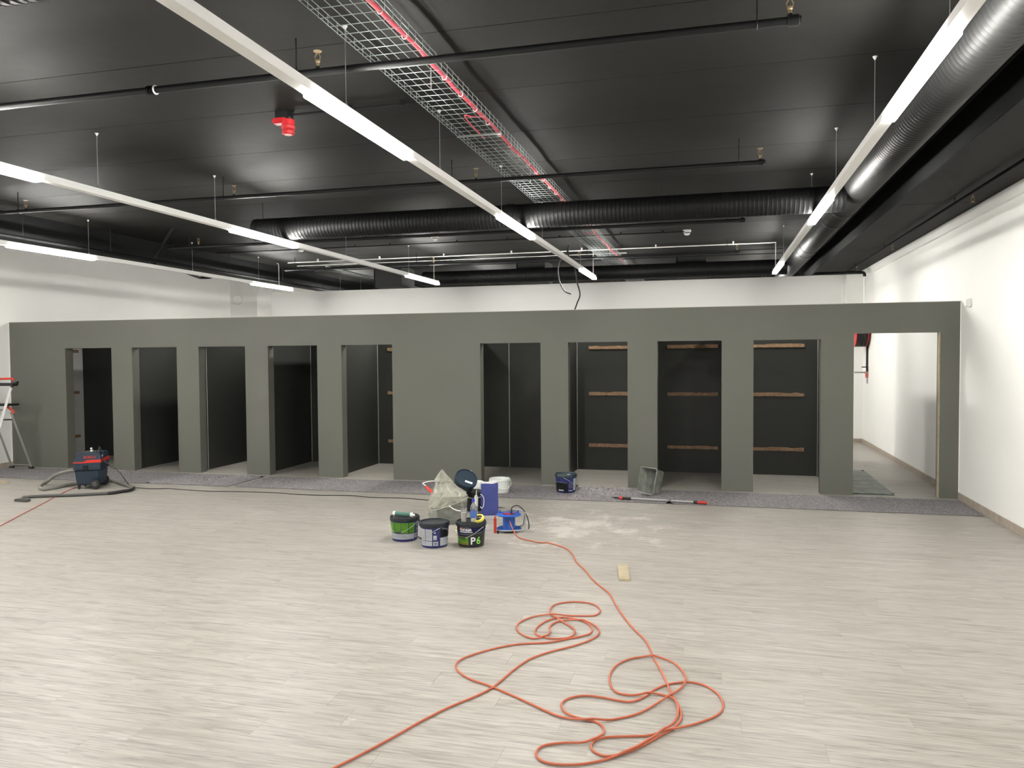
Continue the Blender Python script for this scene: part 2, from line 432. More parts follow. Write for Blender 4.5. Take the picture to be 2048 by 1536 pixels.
# ================================================================== LAMPS
ZL = 3.141
def lamp(x, y_end, lits, wires, label, ztop=ZC):
    t = thing('linear_lamp', label, 'lamp', (x, 0, 0), group='suspended linear lamps')
    y0 = YB+1
    boxo('housing', -.028, .028, y0, y_end, ZL+.006, ZL+.052, LAMPW, t, bev=.002)
    lits = sorted(lits); yy = y0
    for a, b in lits:
        boxo('lamp_cover', -.033, .033, a, b, ZL-.017, ZL+.020, LIT, t, bev=.004)
        if a-yy > .02: boxo('blank_cover', -.033, .033, yy, a-.002, ZL, ZL+.008, LAMPW, t)
        yy = b+.002
    if y_end-yy > .02: boxo('blank_cover', -.033, .033, yy, y_end, ZL, ZL+.008, LAMPW, t)
    for wy in wires:
        w_ = tubeo('suspension_wire', [(0, wy, ZL+.05), (0, wy, ztop-.01)], .0016, WIRE, t, 5)
        latheo('ceiling_cup', [(.003, -.022), (.008, -.012), (.014, -.002), (.014, 0)], WPL, w_, 12, Matrix.Translation((0, wy, ztop)))
        latheo('wire_clip', [(.004, .03), (.009, .02), (.009, 0)], ALU, w_, 8, Matrix.Translation((0, wy, ZL+.05)))
    return t
lamp(.938, 13.05, [(3.54, 4.75), (7.0, 8.25), (11.74, 13.05), (-2.6, -1.35), (-5, -4)], (3.6, 5.145, 6.666, 8.256, 11.44), 'white linear ceiling lamp rightmost, beside the large black duct')
lamp(-1.925, 13.0, [(3.503, 4.783), (7.02, 8.38), (11.65, 13.0), (-2.6, -1.35), (-5, -4)], (3.905, 5.4, 7.1, 8.9, 11.6), 'white linear ceiling lamp in the middle, beside the wire cable tray')
lamp(-4.715, 13.05, [(3.35, 4.63), (6.96, 8.2), (11.62, 13.05), (-2.6, -1.3), (-5, -4)], (5.2, 6.7, 9.5, 11.7), 'white linear ceiling lamp second from the left wall')
lamp(-7.738, 13.3, [(3.3, 4.6), (7.16, 8.42), (12.0, 13.3), (-2.6, -1.3), (-5, -4)], (6.3, 8.35, 10.4, 12.2), 'white linear ceiling lamp nearest the left wall and beam')

lamp(-10.55, 9.0, [(3.5, 4.8), (7.1, 8.4), (-1.3, 0)], (4.2, 7.6), 'added white linear ceiling lamp outside the view beyond the left beam', 4.1)  # unseen lamp, added to brighten the left wall
def added_far_lamp(x, label):  # unseen lamps added behind the rear wall to light the far end
    t = thing('linear_lamp', label, 'lamp', (x, 0, 0), group='suspended linear lamps')
    boxo('housing', -.028, .028, 15.1, 16.5, ZL-.034, ZL+.012, LAMPW, t, bev=.002)
    boxo('lamp_cover', -.033, .033, 15.1, 16.45, ZL-.052, ZL-.018, LIT, t, bev=.004)
    for wy in (15.3, 16.3): tubeo('suspension_wire', [(0, wy, ZL+.01), (0, wy, ZC)], .0016, WIRE, t, 5)
added_far_lamp(.938, 'added linear ceiling lamp hidden behind the far white wall at right')
added_far_lamp(-7.738, 'added linear ceiling lamp hidden behind the far white wall at its left end')
added_far_lamp(-1.925, 'added linear ceiling lamp hidden behind the far white wall, in line with the middle lamp')
added_far_lamp(-4.715, 'added linear ceiling lamp hidden behind the far white wall, in line with the second lamp')
# ================================================================== DUCTS
def ribbed(L, r, pitch=.075, rib=.0022, seg=32):
    prof = []; z = 0
    while z < L:
        for dz, dr in ((0, 0), (pitch*.80, 0), (pitch*.86, rib), (pitch*.94, rib), (pitch*.999, 0)):
            if z+dz <= L: prof.append((r+dr, z+dz))
        z += pitch
    prof.append((r, L)); return prof
RX = Matrix.Rotation(pi/2, 4, 'Y')        # z -> x
RY = Matrix.Rotation(-pi/2, 4, 'X')       # z -> y
md = thing('ventilation_duct', 'large black spiral duct running along the right beam', 'duct', (1.34, 0, 3.44), group='black ventilation ducts')
latheo('duct_pipe', ribbed(18.0, .15, .052, .0016), DUCT, md, 40, Matrix.Translation((0, -5.5, 0)) @ RY)
for yy in (8.9, 9.6, 11.9, 12.4): latheo('coupling', [(.15, 0), (.157, .005), (.157, .05), (.15, .055)], DUCT, md, 40, Matrix.Translation((0, yy, 0)) @ RY, cap0=False, cap1=False)
latheo('duct_extension', [(.15, 0), (.151, .01), (.151, 4.0), (.15, 4.01)], DUCT, md, 40, Matrix.Translation((0, 12.5, 0)) @ RY)
d1 = thing('ventilation_duct', 'black spiral duct crossing the ceiling nearer the camera, joining the large duct', 'duct', (-5.12, 8.035, 3.325), group='black ventilation ducts')
latheo('duct_pipe', ribbed(6.33, .1235, .042, .0018), DUCTX, d1, 36, RX)
latheo('end_cap', [(.10, -.012), (.1235, 0), (.126, .02), (.126, .06)], DUCTX, d1, 36, RX)
latheo('coupling', [(.1235, 0), (.13, .004), (.13, .09), (.1235, .094)], DUCTX, d1, 36, Matrix.Translation((3.0, 0, 0)) @ RX, cap0=False, cap1=False)
for xx in (.09, 2.65, 4.6):
    tubeo('hanger_rod', [(xx, 0, .12), (xx, 0, ZC-3.325)], .004, BLK, d1, 6)
d2 = thing('ventilation_duct', 'black spiral duct crossing above the far white wall, before the black shafts', 'duct', (-5.32, 13.95, 3.33), group='black ventilation ducts')
latheo('duct_pipe', ribbed(6.52, .13, .042, .0018), DUCTX, d2, 36, RX)
latheo('end_cap', [(.10, -.012), (.13, 0), (.133, .02), (.133, .06)], DUCTX, d2, 36, RX)
for xx in (.12, 2.9, 5.2):
    tubeo('hanger_rod', [(xx, 0, .125), (xx, 0, ZC-3.33)], .004, BLK, d2, 6)
d0 = thing('ventilation_duct', 'black spiral duct crossing the ceiling at the top left corner of the view', 'duct', (-8.15, 2.433, 3.325), group='black ventilation ducts')
latheo('duct_pipe', ribbed(6.1, .1235, .042, .0018), DUCTX, d0, 36, RX)
# black rectangular shafts behind the far duct
for nm, x0, x1 in (('leftmost of the three', -6.46, -5.89), ('middle one of the three', -3.57, -3.03), ('rightmost of the three', -.64, -.12)):
    t = thing('black_shaft', 'black rectangular shaft from ceiling to far white wall top, ' + nm, 'shaft', ((x0+x1)/2, 14.57, 0), group='black rectangular shafts')
    hw = (x1-x0)/2
    boxo('shaft_casing', -hw, hw, -.35, .35, 3.229, ZC, BLKDARK, t, bev=.006)
    boxo('corner_angle', -hw-.006, -hw+.02, -.356, -.33, 3.23, ZC-.02, BLKBEAM, t)

# ================================================================== PIPES
def sprinkler(par, x, y, z, up_=True):
    s = 1 if up_ else -1
    bm = bmesh.new()
    pr_ = [(.008, 0), (.008, .02), (.013, .025), (.013, .035), (.006, .04)]
    M = Matrix.Translation((x, y, z)) @ Matrix.Diagonal((1, 1, s, 1))
    lathe(bm, pr_, 10, M)
    tube(bm, [M @ Vector(v) for v in ((-.012, 0, .035), (-.016, 0, .055), (0, 0, .08))], .003, 5)
    tube(bm, [M @ Vector(v) for v in ((.012, 0, .035), (.016, 0, .055), (0, 0, .08))], .003, 5)
    lathe(bm, [(.004, .078), (.022, .082), (.024, .085)], 12, M)
    return fin(bm, 'sprinkler_head', BRASS, par, smooth=True)
def pipe_x(x0, x1, y, z, r, label, heads, hangers, cap=True):
    t = thing('sprinkler_pipe', label, 'pipe', (0, 0, 0), group='black sprinkler pipes')
    tubeo('pipe', [(x0, y, z), (x1, y, z)], r, BLK, t, 14)
    if cap: latheo('end_coupling', [(r*1.0, 0), (r*1.35, .004), (r*1.35, .05), (r*1.0, .054)], BLK, t, 14, Matrix.Translation((x1-.06, y, z)) @ RX)
    for hx in heads:
        o = tubeo('head_stub', [(hx, y, z), (hx, y, z+r+.012)], r*.6, BLK, t, 8); sprinkler(t, hx, y, z+r+.01)
    for hx in hangers:
        h = tubeo('hanger_rod', [(hx, y, z+r+.03), (hx, y, ZC)], .0045, BLK, t, 6)
        bm = bmesh.new()
        tube(bm, [(hx, y+(r+.004)*cos(a), z+(r+.004)*sin(a)) for a in [i*pi/6 for i in range(12)]], .003, 5, closed=True)
        tube(bm, [(hx, y-.007, z+r), (hx, y, z+r+.035), (hx, y+.007, z+r)], .003, 5)
        fin(bm, 'pipe_ring', BLK, h, smooth=True)
    return t
p1 = pipe_x(-8.2, .40, 3.98, 3.43, .02, 'black sprinkler pipe nearest the camera, with a grooved joint at the left', (-2.13, .35), (-6.6, -4.5, -2.262, .2))
latheo('grooved_joint', [(.02, 0), (.027, .002), (.027, .012), (.022, .014), (.022, .03), (.027, .032), (.027, .042), (.02, .044)], BLKBEAM, p1, 14, Matrix.Translation((-3.24, 3.98, 3.43)) @ RX, cap0=False, cap1=False)
latheo('joint_ring', [(.0205, 0), (.0275, .001), (.0275, .006), (.0205, .007)], WPL, p1, 14, Matrix.Translation((-3.19, 3.98, 3.43)) @ RX, cap0=False, cap1=False)
pipe_x(-8.2, .41, 6.77, 3.425, .018, 'black sprinkler pipe in front of the nearer crossing duct', (-7.06, -4.55, -2.07, .37), (-7.16, -4.67, -2.3, .2))
pipe_x(-7.55, .36, 9.62, 3.43, .02, 'black sprinkler pipe just behind the nearer crossing duct', (-7.05, -4.5, -2.0, .33), (-7.2, -4.8, -2.2, .15))
pipe_x(-7.4, .39, 12.5, 3.42, .02, 'black sprinkler pipe near the lamp ends above the partition', (-4.6, -2.1, .35), (-7.2, -4.9, -1.97, .2))
t = thing('sprinkler_pipe', 'black sprinkler pipe under the ceiling strip beside the right wall', 'pipe', group='black sprinkler pipes')
tubeo('pipe', [(2.6, -5.5, 3.51), (2.6, 17.3, 3.51)], .017, BLKBEAM, t, 12)
for yy in (3.0, 6.2, 9.07, 12.8, 15.8): sprinkler(t, 2.6, yy, 3.494, False)
for yy in (5.0, 7.5, 9.7, 13.4, 16.0): tubeo('hanger_rod', [(2.6, yy, 3.49), (2.6, yy, 3.575)], .005, BLK, t, 6)
tubeo('cross_pipe', smooth_path([(1.9, 16.6, 3.45), (2.3, 16.6, 3.45), (2.78, 16.6, 3.45), (2.86, 16.6, 3.43), (2.87, 16.6, 3.37)], 4), .03, BLK, t, 12)
tubeo('white_downpipe', [(2.87, 16.6, 3.4), (2.87, 16.6, 2.35)], .016, WTRIM, t, 10)
t = thing('heating_pipe', 'long black pipe on threaded rods beside the left beam', 'pipe', group='black pipes on rods')
tubeo('pipe', [(-7.98, -5, 3.30), (-7.98, 17, 3.30)], .022, BLKBEAM, t, 12)
for yy in (5.5, 7.6, 9.0, 10.3, 11.7, 13.4, 15): tubeo('hanger_rod', [(-7.98, yy, 3.31), (-7.98, yy, ZC)], .005, BLK, t, 6)
t = thing('diagonal_brace', 'black diagonal brace from ceiling to left beam', 'brace')
A, B = at(345, 455, Z=ZC), at(303, 527, X=-8.17)
tubeo('brace_tube', [A, B], .016, BLK, t, 10); latheo('foot_plate', [(.03, -.01), (.035, 0)], BLK, t, 12, Matrix.Translation(A))
tubeo('clamp', [B+Vector((0, -.05, -.01)), B+Vector((0, .06, -.01))], .03, BLK, t, 10)
o = tubeo('branch_pipe', smooth_path([(-8.75, 11.55, 3.33), (-8.75, 11.9, 3.28), (-8.74, 12.0, 3.28), (-8.55, 12.0, 3.28), (-8.5, 12.0, 3.34)], 3), .022, BLK)
tag(o, 'short black elbowed pipe under the left beam by the left wall', 'pipe')

def conduit(pts, r, m, label, name='conduit', clips=(), grp='electrical conduits under the ceiling'):
    t = thing(name, label, 'conduit', group=grp)
    tubeo('conduit_tube', smooth_path(pts, 4), r, m, t, 8)
    bm = bmesh.new(); k_ = 0
    for c in clips:
        boxo('conduit_clip', c[0]-.012, c[0]+.012, c[1]-.016, c[1]+.016, c[2]-.01, ZC, m, t)
    return t
conduit([(-8.0, 11.4, 3.605), (-.40, 11.4, 3.605)], .009, BLK, 'thin black conduit leading to the ceiling smoke detectors', clips=[(x, 11.4, 3.605) for x in (-6.5, -5.5, -4.9, -3.8, -3.0, -2.2, -1.3, -.7)])
conduit([(-7.5, 12.78, 3.585), (.93, 12.78, 3.585)], .009, WTRIM, 'thin white conduit crossing the ceiling over the lamp ends', clips=[(x, 12.78, 3.585) for x in (-6.9, -5.7, -4.5, -3.3, -2.1, -.9, .3)])
conduit([(-7.5, 13.1, 3.56), (-1.4, 13.1, 3.56)], .005, WTRIM, 'second thin white conduit just behind the first')
conduit([(-7.4, 13.35, 3.56), (1.1, 13.35, 3.56)], .010, BLK, 'thin black conduit before the far crossing duct')
conduit([(-7.4, 13.6, 3.52), (1.1, 13.6, 3.52)], .009, BLK, 'thinnest black conduit, lowest before the far duct')
for lx, lab in ((-7.738, 'leftmost lamp'), (-4.715, 'second lamp from the left'), (-1.925, 'middle lamp'), (.938, 'rightmost lamp')):
    conduit([(lx, 12.80, 3.585), (lx, 12.84, 3.58), (lx, 12.86, 3.54), (lx, 12.86, 3.26), (lx, 12.87, ZL+.05)], .006, WTRIM, 'white drop conduit down to the far end of the ' + lab, grp='drop conduits to the lamps')
conduit([(-2.96, 5.13, 3.605), (-1.9, 5.13, 3.605)], .008, BLK, 'short black conduit leading to the red alarm sounder', clips=[(-2.5, 5.13, 3.605), (-2.1, 5.13, 3.605)])
conduit([(-6.80, 12.9, 3.50), (-6.80, 17.8, 3.50)], .02, STEEL, 'pale steel channel running away beyond the far white wall')

# detectors and sounder
for px_, py_, lab in ((870, 474, 'white smoke detector left of the middle lamp, behind the nearer crossing duct'), (1374, 463, 'white smoke detector between the middle and rightmost lamps'), (602, 497, 'white smoke detector beside the second lamp from the left')):
    P = at(px_, py_, Z=3.61)
    t = thing('smoke_detector', lab, 'smoke detector', (P.x, P.y, ZC), group='ceiling smoke detectors')
    latheo('mounting_base', [(.055, -.03), (.058, -.02), (.058, 0)], WPL, t, 20)
    latheo('sensor_dome', [(.012, -.075), (.03, -.07), (.042, -.055), (.045, -.03)], WPL, t, 20)
    latheo('sensor_slot', [(.046, -.048), (.047, -.044), (.047, -.040), (.046, -.036)], DGREY, t, 20)
t = thing('alarm_sounder', 'red alarm sounder hanging under the black ceiling', 'alarm', (-3.02, 5.13, ZC))
boxo('junction_box', -.055, .055, -.04, .04, -.045, 0, BLK, t, bev=.004)
boxo('strobe_housing', -.085, .03, -.04, .04, -.085, -.045, RED, t, bev=.012)
latheo('sounder_body', [(.030, -.165), (.043, -.16), (.045, -.145), (.041, -.14), (.041, -.13), (.047, -.125), (.050, -.105), (.045, -.1), (.045, -.06)], RED, t, 24, Matrix.Translation((.03, 0, 0)))
latheo('sounder_grille', [(.01, -.169), (.026, -.168), (.028, -.164)], mat('pale_red_grille', (.75, .35, .33), .5), t, 20, Matrix.Translation((.03, 0, 0)))

# ================================================================== CABLE TRAY
TX0, TX1, TZ, TH_ = -1.862, -1.522, 3.50, .055
t = thing('cable_tray', 'galvanised wire mesh cable tray hanging below the black ceiling', 'cable tray', ((TX0+TX1)/2, 0, TZ))
W = (TX1-TX0)/2
for i in range(7):
    x = -W+2*W*i/6
    tubeo('long_wire', [(x, -5, 0), (x, 21.5, 0)], .0018, STEEL, t, 5)
for s in (-1, 1):
    for zz in (.025, TH_):
        tubeo('long_wire', [(s*(W+.003), -5, zz), (s*(W+.003), 21.5, zz)], .002, STEEL, t, 5)
bm = bmesh.new(); tube(bm, [(-W-.006, 0, TH_+.006), (-W-.004, 0, .0), (-W+.004, 0, -.005), (W-.004, 0, -.005), (W+.004, 0, 0), (W+.006, 0, TH_+.006)], .0019, 5)
cw = fin(bm, 'cross_wire', STEEL, t, smooth=True); cw.location = (0, 1.0, 0)
y = 1.1
while y < 21.0:
    o = cw.copy(); COL.objects.link(o); o.parent = t; o.location = (0, y, 0); y += .1
for yy in (5.6, 9.95, 13.0):
    boxo('splice_plate', -W, W, yy, yy+.03, -.012, -.008, STEEL, t)
for yy in (4.6, 7.3, 10.4, 13.2, 16.2):
    tubeo('hanger_rod', [(0, yy, 0), (0, yy, ZC-TZ)], .004, WIRE, t, 6)
rc = thing('red_cable', 'red cable tied along the right side of the cable tray', 'cable', (0, 0, 0))
cp = []; y = -4
while y < 16:
    cp.append((TX1-.035+.006*sin(y*5)+.004*sin(y*13), y, TZ+.016+.003*sin(y*7))); y += .12
tubeo('cable_sheath', cp, .012, REDC, rc, 8)
y = 2.6
while y < 10:
    bm = bmesh.new(); tube(bm, [(TX1-.035+.015*cos(a), y, TZ+.012+.017*sin(a)) for a in [i*pi/5 for i in range(10)]], .003, 5, closed=True)
    fin(bm, 'cable_tie', WPL, rc, smooth=True); y += .31
tubeo('cable_loop', smooth_path([(TX1-.035, 5.25, TZ+.01), (TX1-.09, 5.2, TZ-.0), (TX1-.13, 5.15, TZ-.004), (TX1-.15, 5.35, TZ-.006), (TX1-.16, 5.65, TZ), (TX1-.18, 5.8, TZ+.02)], 5), .005, REDC, rc, 6)
tubeo('cable_loop', smooth_path([(TX1-.035, 10.6, TZ+.01), (TX1-.1, 10.5, TZ-.0), (TX1-.17, 10.5, TZ-.004)], 5), .006, REDC, rc, 6)

# hanging black cables over the middle lamp
Yh = 11.35
def hc(l): return smooth_path([at(a, b, Y=Yh) for a, b in l], 5)
o = tubeo('hanging_cable', hc([(1137, 490), (1134, 505), (1131, 512), (1121, 519), (1116, 537), (1118, 558), (1123, 573), (1130, 583), (1142, 588)]), .009, BLKC, None, 8)
tag(o, 'shorter hanging black cable with an open hooked end, by the middle lamp', 'cable')
o = tubeo('hanging_cable', hc([(1138, 490), (1136, 505), (1137, 512), (1145, 524), (1151, 542), (1154, 564), (1160, 589), (1154, 607), (1149, 622), (1146, 640)]), .010, BLKC, None, 8)
tag(o, 'longer hanging black cable reaching down behind the dark partition', 'cable')
print('ceiling done')

# ================================================================== RIGHT WALL ITEMS
t = thing('junction_box', 'small white junction box on the right white wall', 'box', (XR, 10.58, 2.46))
boxo('box_body', -.045, 0, -.05, .05, -.05, .05, WPL, t, bev=.006); boxo('box_lid', -.056, -.045, -.043, .043, -.043, .043, WPL, t, bev=.003)
t = thing('hose_reel', 'red fire hose reel with coiled black hose at the corridor end', 'hose reel', (2.73, 17.0, 2.33))
for s in (-.13, .085):
    latheo('reel_disc', [(.02, 0), (.33, 0), (.34, .008), (.33, .016), (.02, .016)], RED, t, 40, Matrix.Translation((s+.15, 0, 0)) @ RX)
bm = bmesh.new()
for i in range(6):
    tube(bm, [(.055+i*.034, (.31)*cos(a), (.31)*sin(a)-.01) for a in [k_*pi/16 for k_ in range(32)]], .018, 8, closed=True)
fin(bm, 'coiled_hose', BLKC, t, smooth=True)
latheo('reel_hub', [(.06, 0), (.06, .27)], RED, t, 20, RX)
boxo('wall_bracket', .25, .288, -.05, .05, -.1, .1, DGREY, t)
A = at(1734, 745, Y=17.0)-Vector((2.73, 17.0, 2.33))
tubeo('hose_tail', smooth_path([(A.x, 0, -.25), (A.x, 0, -.45), (A.x, 0, A.z)], 3), .022, BLKC, t, 10)
latheo('nozzle', [(.02, -.13), (.03, -.12), (.033, -.05), (.02, 0)], REDO, t, 14, Matrix.Translation((A.x, 0, A.z+.02)))
boxo('nozzle_holder', A.x-.10, A.x+.08, -.02, .02, A.z+.10, A.z+.12, BLK, t); boxo('nozzle_holder', A.x+.03, .285, -.03, .03, A.z-.0, A.z+.11, BLK, t)
tubeo('supply_pipe', [(A.x-.22, .1, A.z), (.28, .1, A.z)], .016, ALU, t, 10)
tubeo('supply_pipe', [(.27, -.02, A.z+.02), (.27, -.02, A.z-.22)], .013, ALU, t, 10)
o = thing('round_duct_cover', 'round white ring cover with a looped cord on the far left column', 'cover', (0, 0, 0))
P = at(476, 600, Y=17.35)
bm = bmesh.new(); tube(bm, [(P.x+.125*cos(a), 17.35, P.z+.125*sin(a)) for a in [k_*pi/20 for k_ in range(40)]], .014, 6, closed=True)
fin(bm, 'cover_ring', WTRIM, o, smooth=True)
latheo('cover_disc', [(.11, 0), (.115, .008)], WHITE, o, 32, Matrix.Translation((P.x, 17.358, P.z)) @ Matrix.Rotation(pi/2, 4, 'X'))
tubeo('cord', smooth_path([(P.x+.02, 17.34, P.z+.33), (P.x+.08, 17.34, P.z+.2), (P.x+.15, 17.34, P.z+.05), (P.x+.12, 17.34, P.z-.02)], 4), .006, WTRIM, o, 6)
# glass sheets in the corridor
t = thing('glass_sheet', 'greenish glass sheet lying on the corridor floor behind the doorway', 'glass', (1.64, 11.03, 0))
def gl(x0, x1, y0, y1, z0, z1):
    bm = bmesh.new(); k = lambda x, y: (x+.005*y, y)
    v = [bm.verts.new((*k(x, y), z)) for z in (z0, z1) for x, y in ((x0, y0), (x1, y0), (x1, y1), (x0, y1))]
    for f in ((0, 1, 2, 3), (4, 5, 6, 7), (0, 1, 5, 4), (1, 2, 6, 5), (2, 3, 7, 6), (3, 0, 4, 7)): bm.faces.new([v[i] for i in f])
    return bm
gy = [0, .36, .72, 1.08, 1.50, 2.14]
for a, b in zip(gy, gy[1:]): fin(gl(0, .645, a+.004, b-.004, .004, .018), 'glass_pane', GREENG, t)
fin(gl(-.004, .652, -.006, 2.15, 0, .0045), 'backing_frame', BLKC, t)
for s in ((.62, .02), (.60, 2.1)): fin(gl(s[0], s[0]+.035, s[1], s[1]+.035, .018, .026), 'corner_clip', DGREY, t)

# ================================================================== FELT
def felt(name, x0, x1, y0, y1, label, folds, seed):
    bm = bmesh.new(); nx = int((x1-x0)/.05); ny = 18; g = []
    for i in range(nx+1):
        row = []
        for j in range(ny+1):
            x = x0+(x1-x0)*i/nx; v = j/ny
            e0 = .028*noise.noise((x*1.4+seed, 0, 3))+.010*noise.noise((x*7, seed, 1)); e1 = .030*noise.noise((x*1.7+seed, 9, 3))
            y = y0+e0+(y1+e1-y0-e0)*v
            z = .009+.0035*noise.noise((x*5, y*5, seed))
            for fx, fy, ang, wd, ln, h in folds:
                dx, dy = x-fx, y-fy; u = dx*cos(ang)+dy*sin(ang); q = -dx*sin(ang)+dy*cos(ang)
                q += .03*noise.noise((u*6, fx, 2))
                z += 2.0*h*math.exp(-(q/wd)**2)*max(0, 1-(u/ln)**2)*(1+.5*noise.noise((u*14, q*9, fy)))
            row.append(bm.verts.new((x, y, max(.005, z))))
        g.append(row)
    for i in range(nx):
        for j in range(ny): bm.faces.new((g[i][j], g[i+1][j], g[i+1][j+1], g[i][j+1]))
    r = bmesh.ops.extrude_face_region(bm, geom=bm.faces[:])
    for e in r['geom']:
        if isinstance(e, bmesh.types.BMVert): e.co.z -= .004
    bm.normal_update()
    o = fin(bm, name, FELT, None, smooth=True); return tag(o, label, 'floor covering', 'felt covering strips')
felt('felt_strip', -11.7, -6.78, 9.80, 10.76, 'mottled grey felt floor strip at the left, running under the ladder', [(-8.0, 10.1, 1.1, .02, .55, .018), (-7.4, 10.2, 1.0, .025, .4, .03), (-7.05, 10.6, .2, .02, .4, .02), (-9.2, 10.7, .1, .02, .5, .015)], 1)
felt('felt_strip', -6.68, 2.97, 9.80, 10.76, 'mottled grey felt floor strip running from the left cubicles to the right wall', [(-6.5, 10.2, 1.2, .02, .5, .022), (-6.3, 10.3, 1.0, .02, .4, .02), (-1.6, 10.35, 2.75, .03, .5, .045), (-1.25, 10.45, 2.9, .025, .45, .035), (-1.72, 9.9, .4, .035, .13, .03), (-.55, 9.86, 1.7, .03, .12, .03), (-.9, 10.55, .1, .02, .35, .02), (.95, 10.6, .4, .02, .3, .014), (2.0, 10.72, 0, .02, .4, .014)], 5)
o = boxo('wood_scrap', -10.62, -10.28, 9.36, 9.43, 0, .022, WOOD, None, bev=.002, rot=None); tag(o, 'pale wood scrap on the floor at the left edge by the felt', 'wood')
A, B = at(1249.5, 1160, Z=.01), at(1245, 1131, Z=.01)
bm = bmesh.new(); box(bm, -.044, .044, -.5*(B-A).length, .5*(B-A).length, 0, .02, .0015)
o = fin(bm, 'wood_offcut', WOOD, loc=((A.x+B.x)/2, (A.y+B.y)/2, 0), rot=(0, 0, -math.atan2((B-A).x, (B-A).y))); tag(o, 'pale wooden board offcut lying flat beside the orange cable', 'board')

# ================================================================== ORANGE CABLE
def zf(pts, s=2.2756, ox=600, oy=1080): return [(ox+a/s, oy+b/s) for a, b in pts]
O1 = [(1019, 1042), (1023, 1052), (1028, 1063), (1035, 1073), (1046, 1078), (1060, 1081), (1080, 1085)] + zf([
 (1130, 12), (1210, 38), (1243, 70), (1258, 100), (1300, 140), (1330, 178), (1360, 205), (1410, 245), (1440, 300), (1490, 370), (1530, 415), (1570, 455),
 (1595, 500), (1612, 540), (1640, 590), (1665, 640), (1690, 700), (1722, 750), (1736, 795), (1725, 830), (1690, 862), (1640, 890), (1560, 935), (1480, 968), (1400, 983), (1345, 967),
 (1325, 940), (1345, 910), (1400, 897), (1500, 893), (1610, 888), (1700, 865), (1820, 830), (1900, 795), (1926, 758), (1910, 710), (1860, 670), (1800, 650), (1740, 647), (1670, 658),
 (1610, 682), (1570, 712), (1510, 735), (1450, 730), (1370, 715), (1290, 708), (1220, 722), (1190, 748), (1210, 785), (1270, 810), (1340, 825), (1375, 845), (1383, 875), (1360, 903), (1300, 923), (1200, 923),
 (1110, 935), (1075, 965), (1090, 998), (1150, 1018), (1250, 1022), (1340, 1010), (1440, 985), (1530, 950), (1590, 915), (1645, 885), (1700, 835), (1720, 785), (1712, 745), (1680, 716), (1620, 700),
 (1560, 705), (1500, 706), (1440, 692), (1412, 655), (1412, 610), (1440, 570), (1500, 541), (1580, 531), (1650, 540), (1710, 565), (1750, 612), (1752, 655), (1700, 702), (1640, 735), (1560, 780),
 (1480, 806), (1380, 821), (1280, 820), (1190, 805), (1120, 778), (1000, 722), (870, 666), (780, 635), (730, 605), (709, 577), (725, 548), (790, 520), (900, 490), (1000, 473), (1130, 466), (1210, 451),
 (1280, 438), (1320, 425), (1330, 405), (1310, 380), (1260, 360), (1190, 352), (1130, 365), (1085, 392), (1070, 418), (1085, 435), (1130, 446), (1200, 448), (1245, 432), (1247, 405), (1200, 375), (1160, 352), (1138, 333),
 (1145, 305), (1180, 288), (1250, 281), (1330, 290), (1366, 318), (1340, 343), (1260, 345), (1150, 343), (1060, 350), (1000, 375), (987, 402), (1010, 430), (1060, 447), (1110, 443), (1137, 422), (1135, 398), (1160, 376),
 (1220, 364), (1300, 372), (1350, 395), (1361, 422), (1330, 450), (1250, 480), (1130, 511), (1040, 545), (970, 593), (880, 668), (800, 710), (680, 760), (560, 820), (400, 910), (250, 990), (150, 1040), (50, 1095)])
cp = []
for i, (a, b) in enumerate(O1):
    z = .0075
    if i == 0: P = at(a, b, Y=7.84)
    elif i == 1: P = at(a, b, Y=7.80)
    elif i == 2: P = at(a, b, Y=7.78)
    else: P = at(a, b, Z=.0075)
    cp.append(P)
path = smooth_path(cp, 5)
# lift later strands over earlier ones where they cross
segs = []
for i in range(30, len(path)):
    for j in range(0, i-12):
        if (path[i].xy-path[j].xy).length < .011 and abs(path[j].z) < .03:
            path[i].z = max(path[i].z, path[j].z+.011)
for _ in range(3):
    for i in range(31, len(path)-1): path[i].z = max(path[i].z, (path[i-1].z+path[i+1].z)/2) if path[i].z < .05 else path[i].z
o = tubeo('extension_cord', path, .0058, ORANGE, None, 8)
tag(o, 'long orange extension cord looping across the floor from the blue reel', 'cord')
cp = [at(a, b, Z=.006) for a, b in [(-60, 1083), (0, 1052), (43, 1029), (80, 1010), (110, 994), (125, 986), (140, 979), (152, 975)]]
o = tubeo('power_cord', smooth_path(cp, 4), .005, mat('dull_red_cable', (.42, .10, .07), .5), None, 6); tag(o, 'thin dull red cord on the floor leading to the vacuum cleaner', 'cord')
print('floor cables done')

# ================================================================== VACUUM CLEANER
va = thing('vacuum_cleaner', 'dark blue wet and dry vacuum cleaner with red stripe', 'vacuum cleaner', (-8.70, 9.33, 0), rz=radians(25))
va.scale = (.87, 1.05, 1)
def taper(bm, x0, x1, y, z0, x0t, x1t, yt, z1, bev=.02):
    v = [bm.verts.new(c) for c in ((x0, -y, z0), (x1, -y, z0), (x1, y, z0), (x0, y, z0), (x0t, -yt, z1), (x1t, -yt, z1), (x1t, yt, z1), (x0t, yt, z1))]
    fs = [bm.faces.new([v[i] for i in f]) for f in ((0, 1, 2, 3), (4, 5, 6, 7), (0, 1, 5, 4), (1, 2, 6, 5), (2, 3, 7, 6), (3, 0, 4, 7))]
    if bev: bmesh.ops.bevel(bm, geom=list({e for f in fs for e in f.edges}), offset=bev, segments=3, affect='EDGES')
bm = bmesh.new(); taper(bm, -.17, .175, .155, .055, -.195, .20, .175, .285, .022); fin(bm, 'tub', VAC, va, smooth=True)
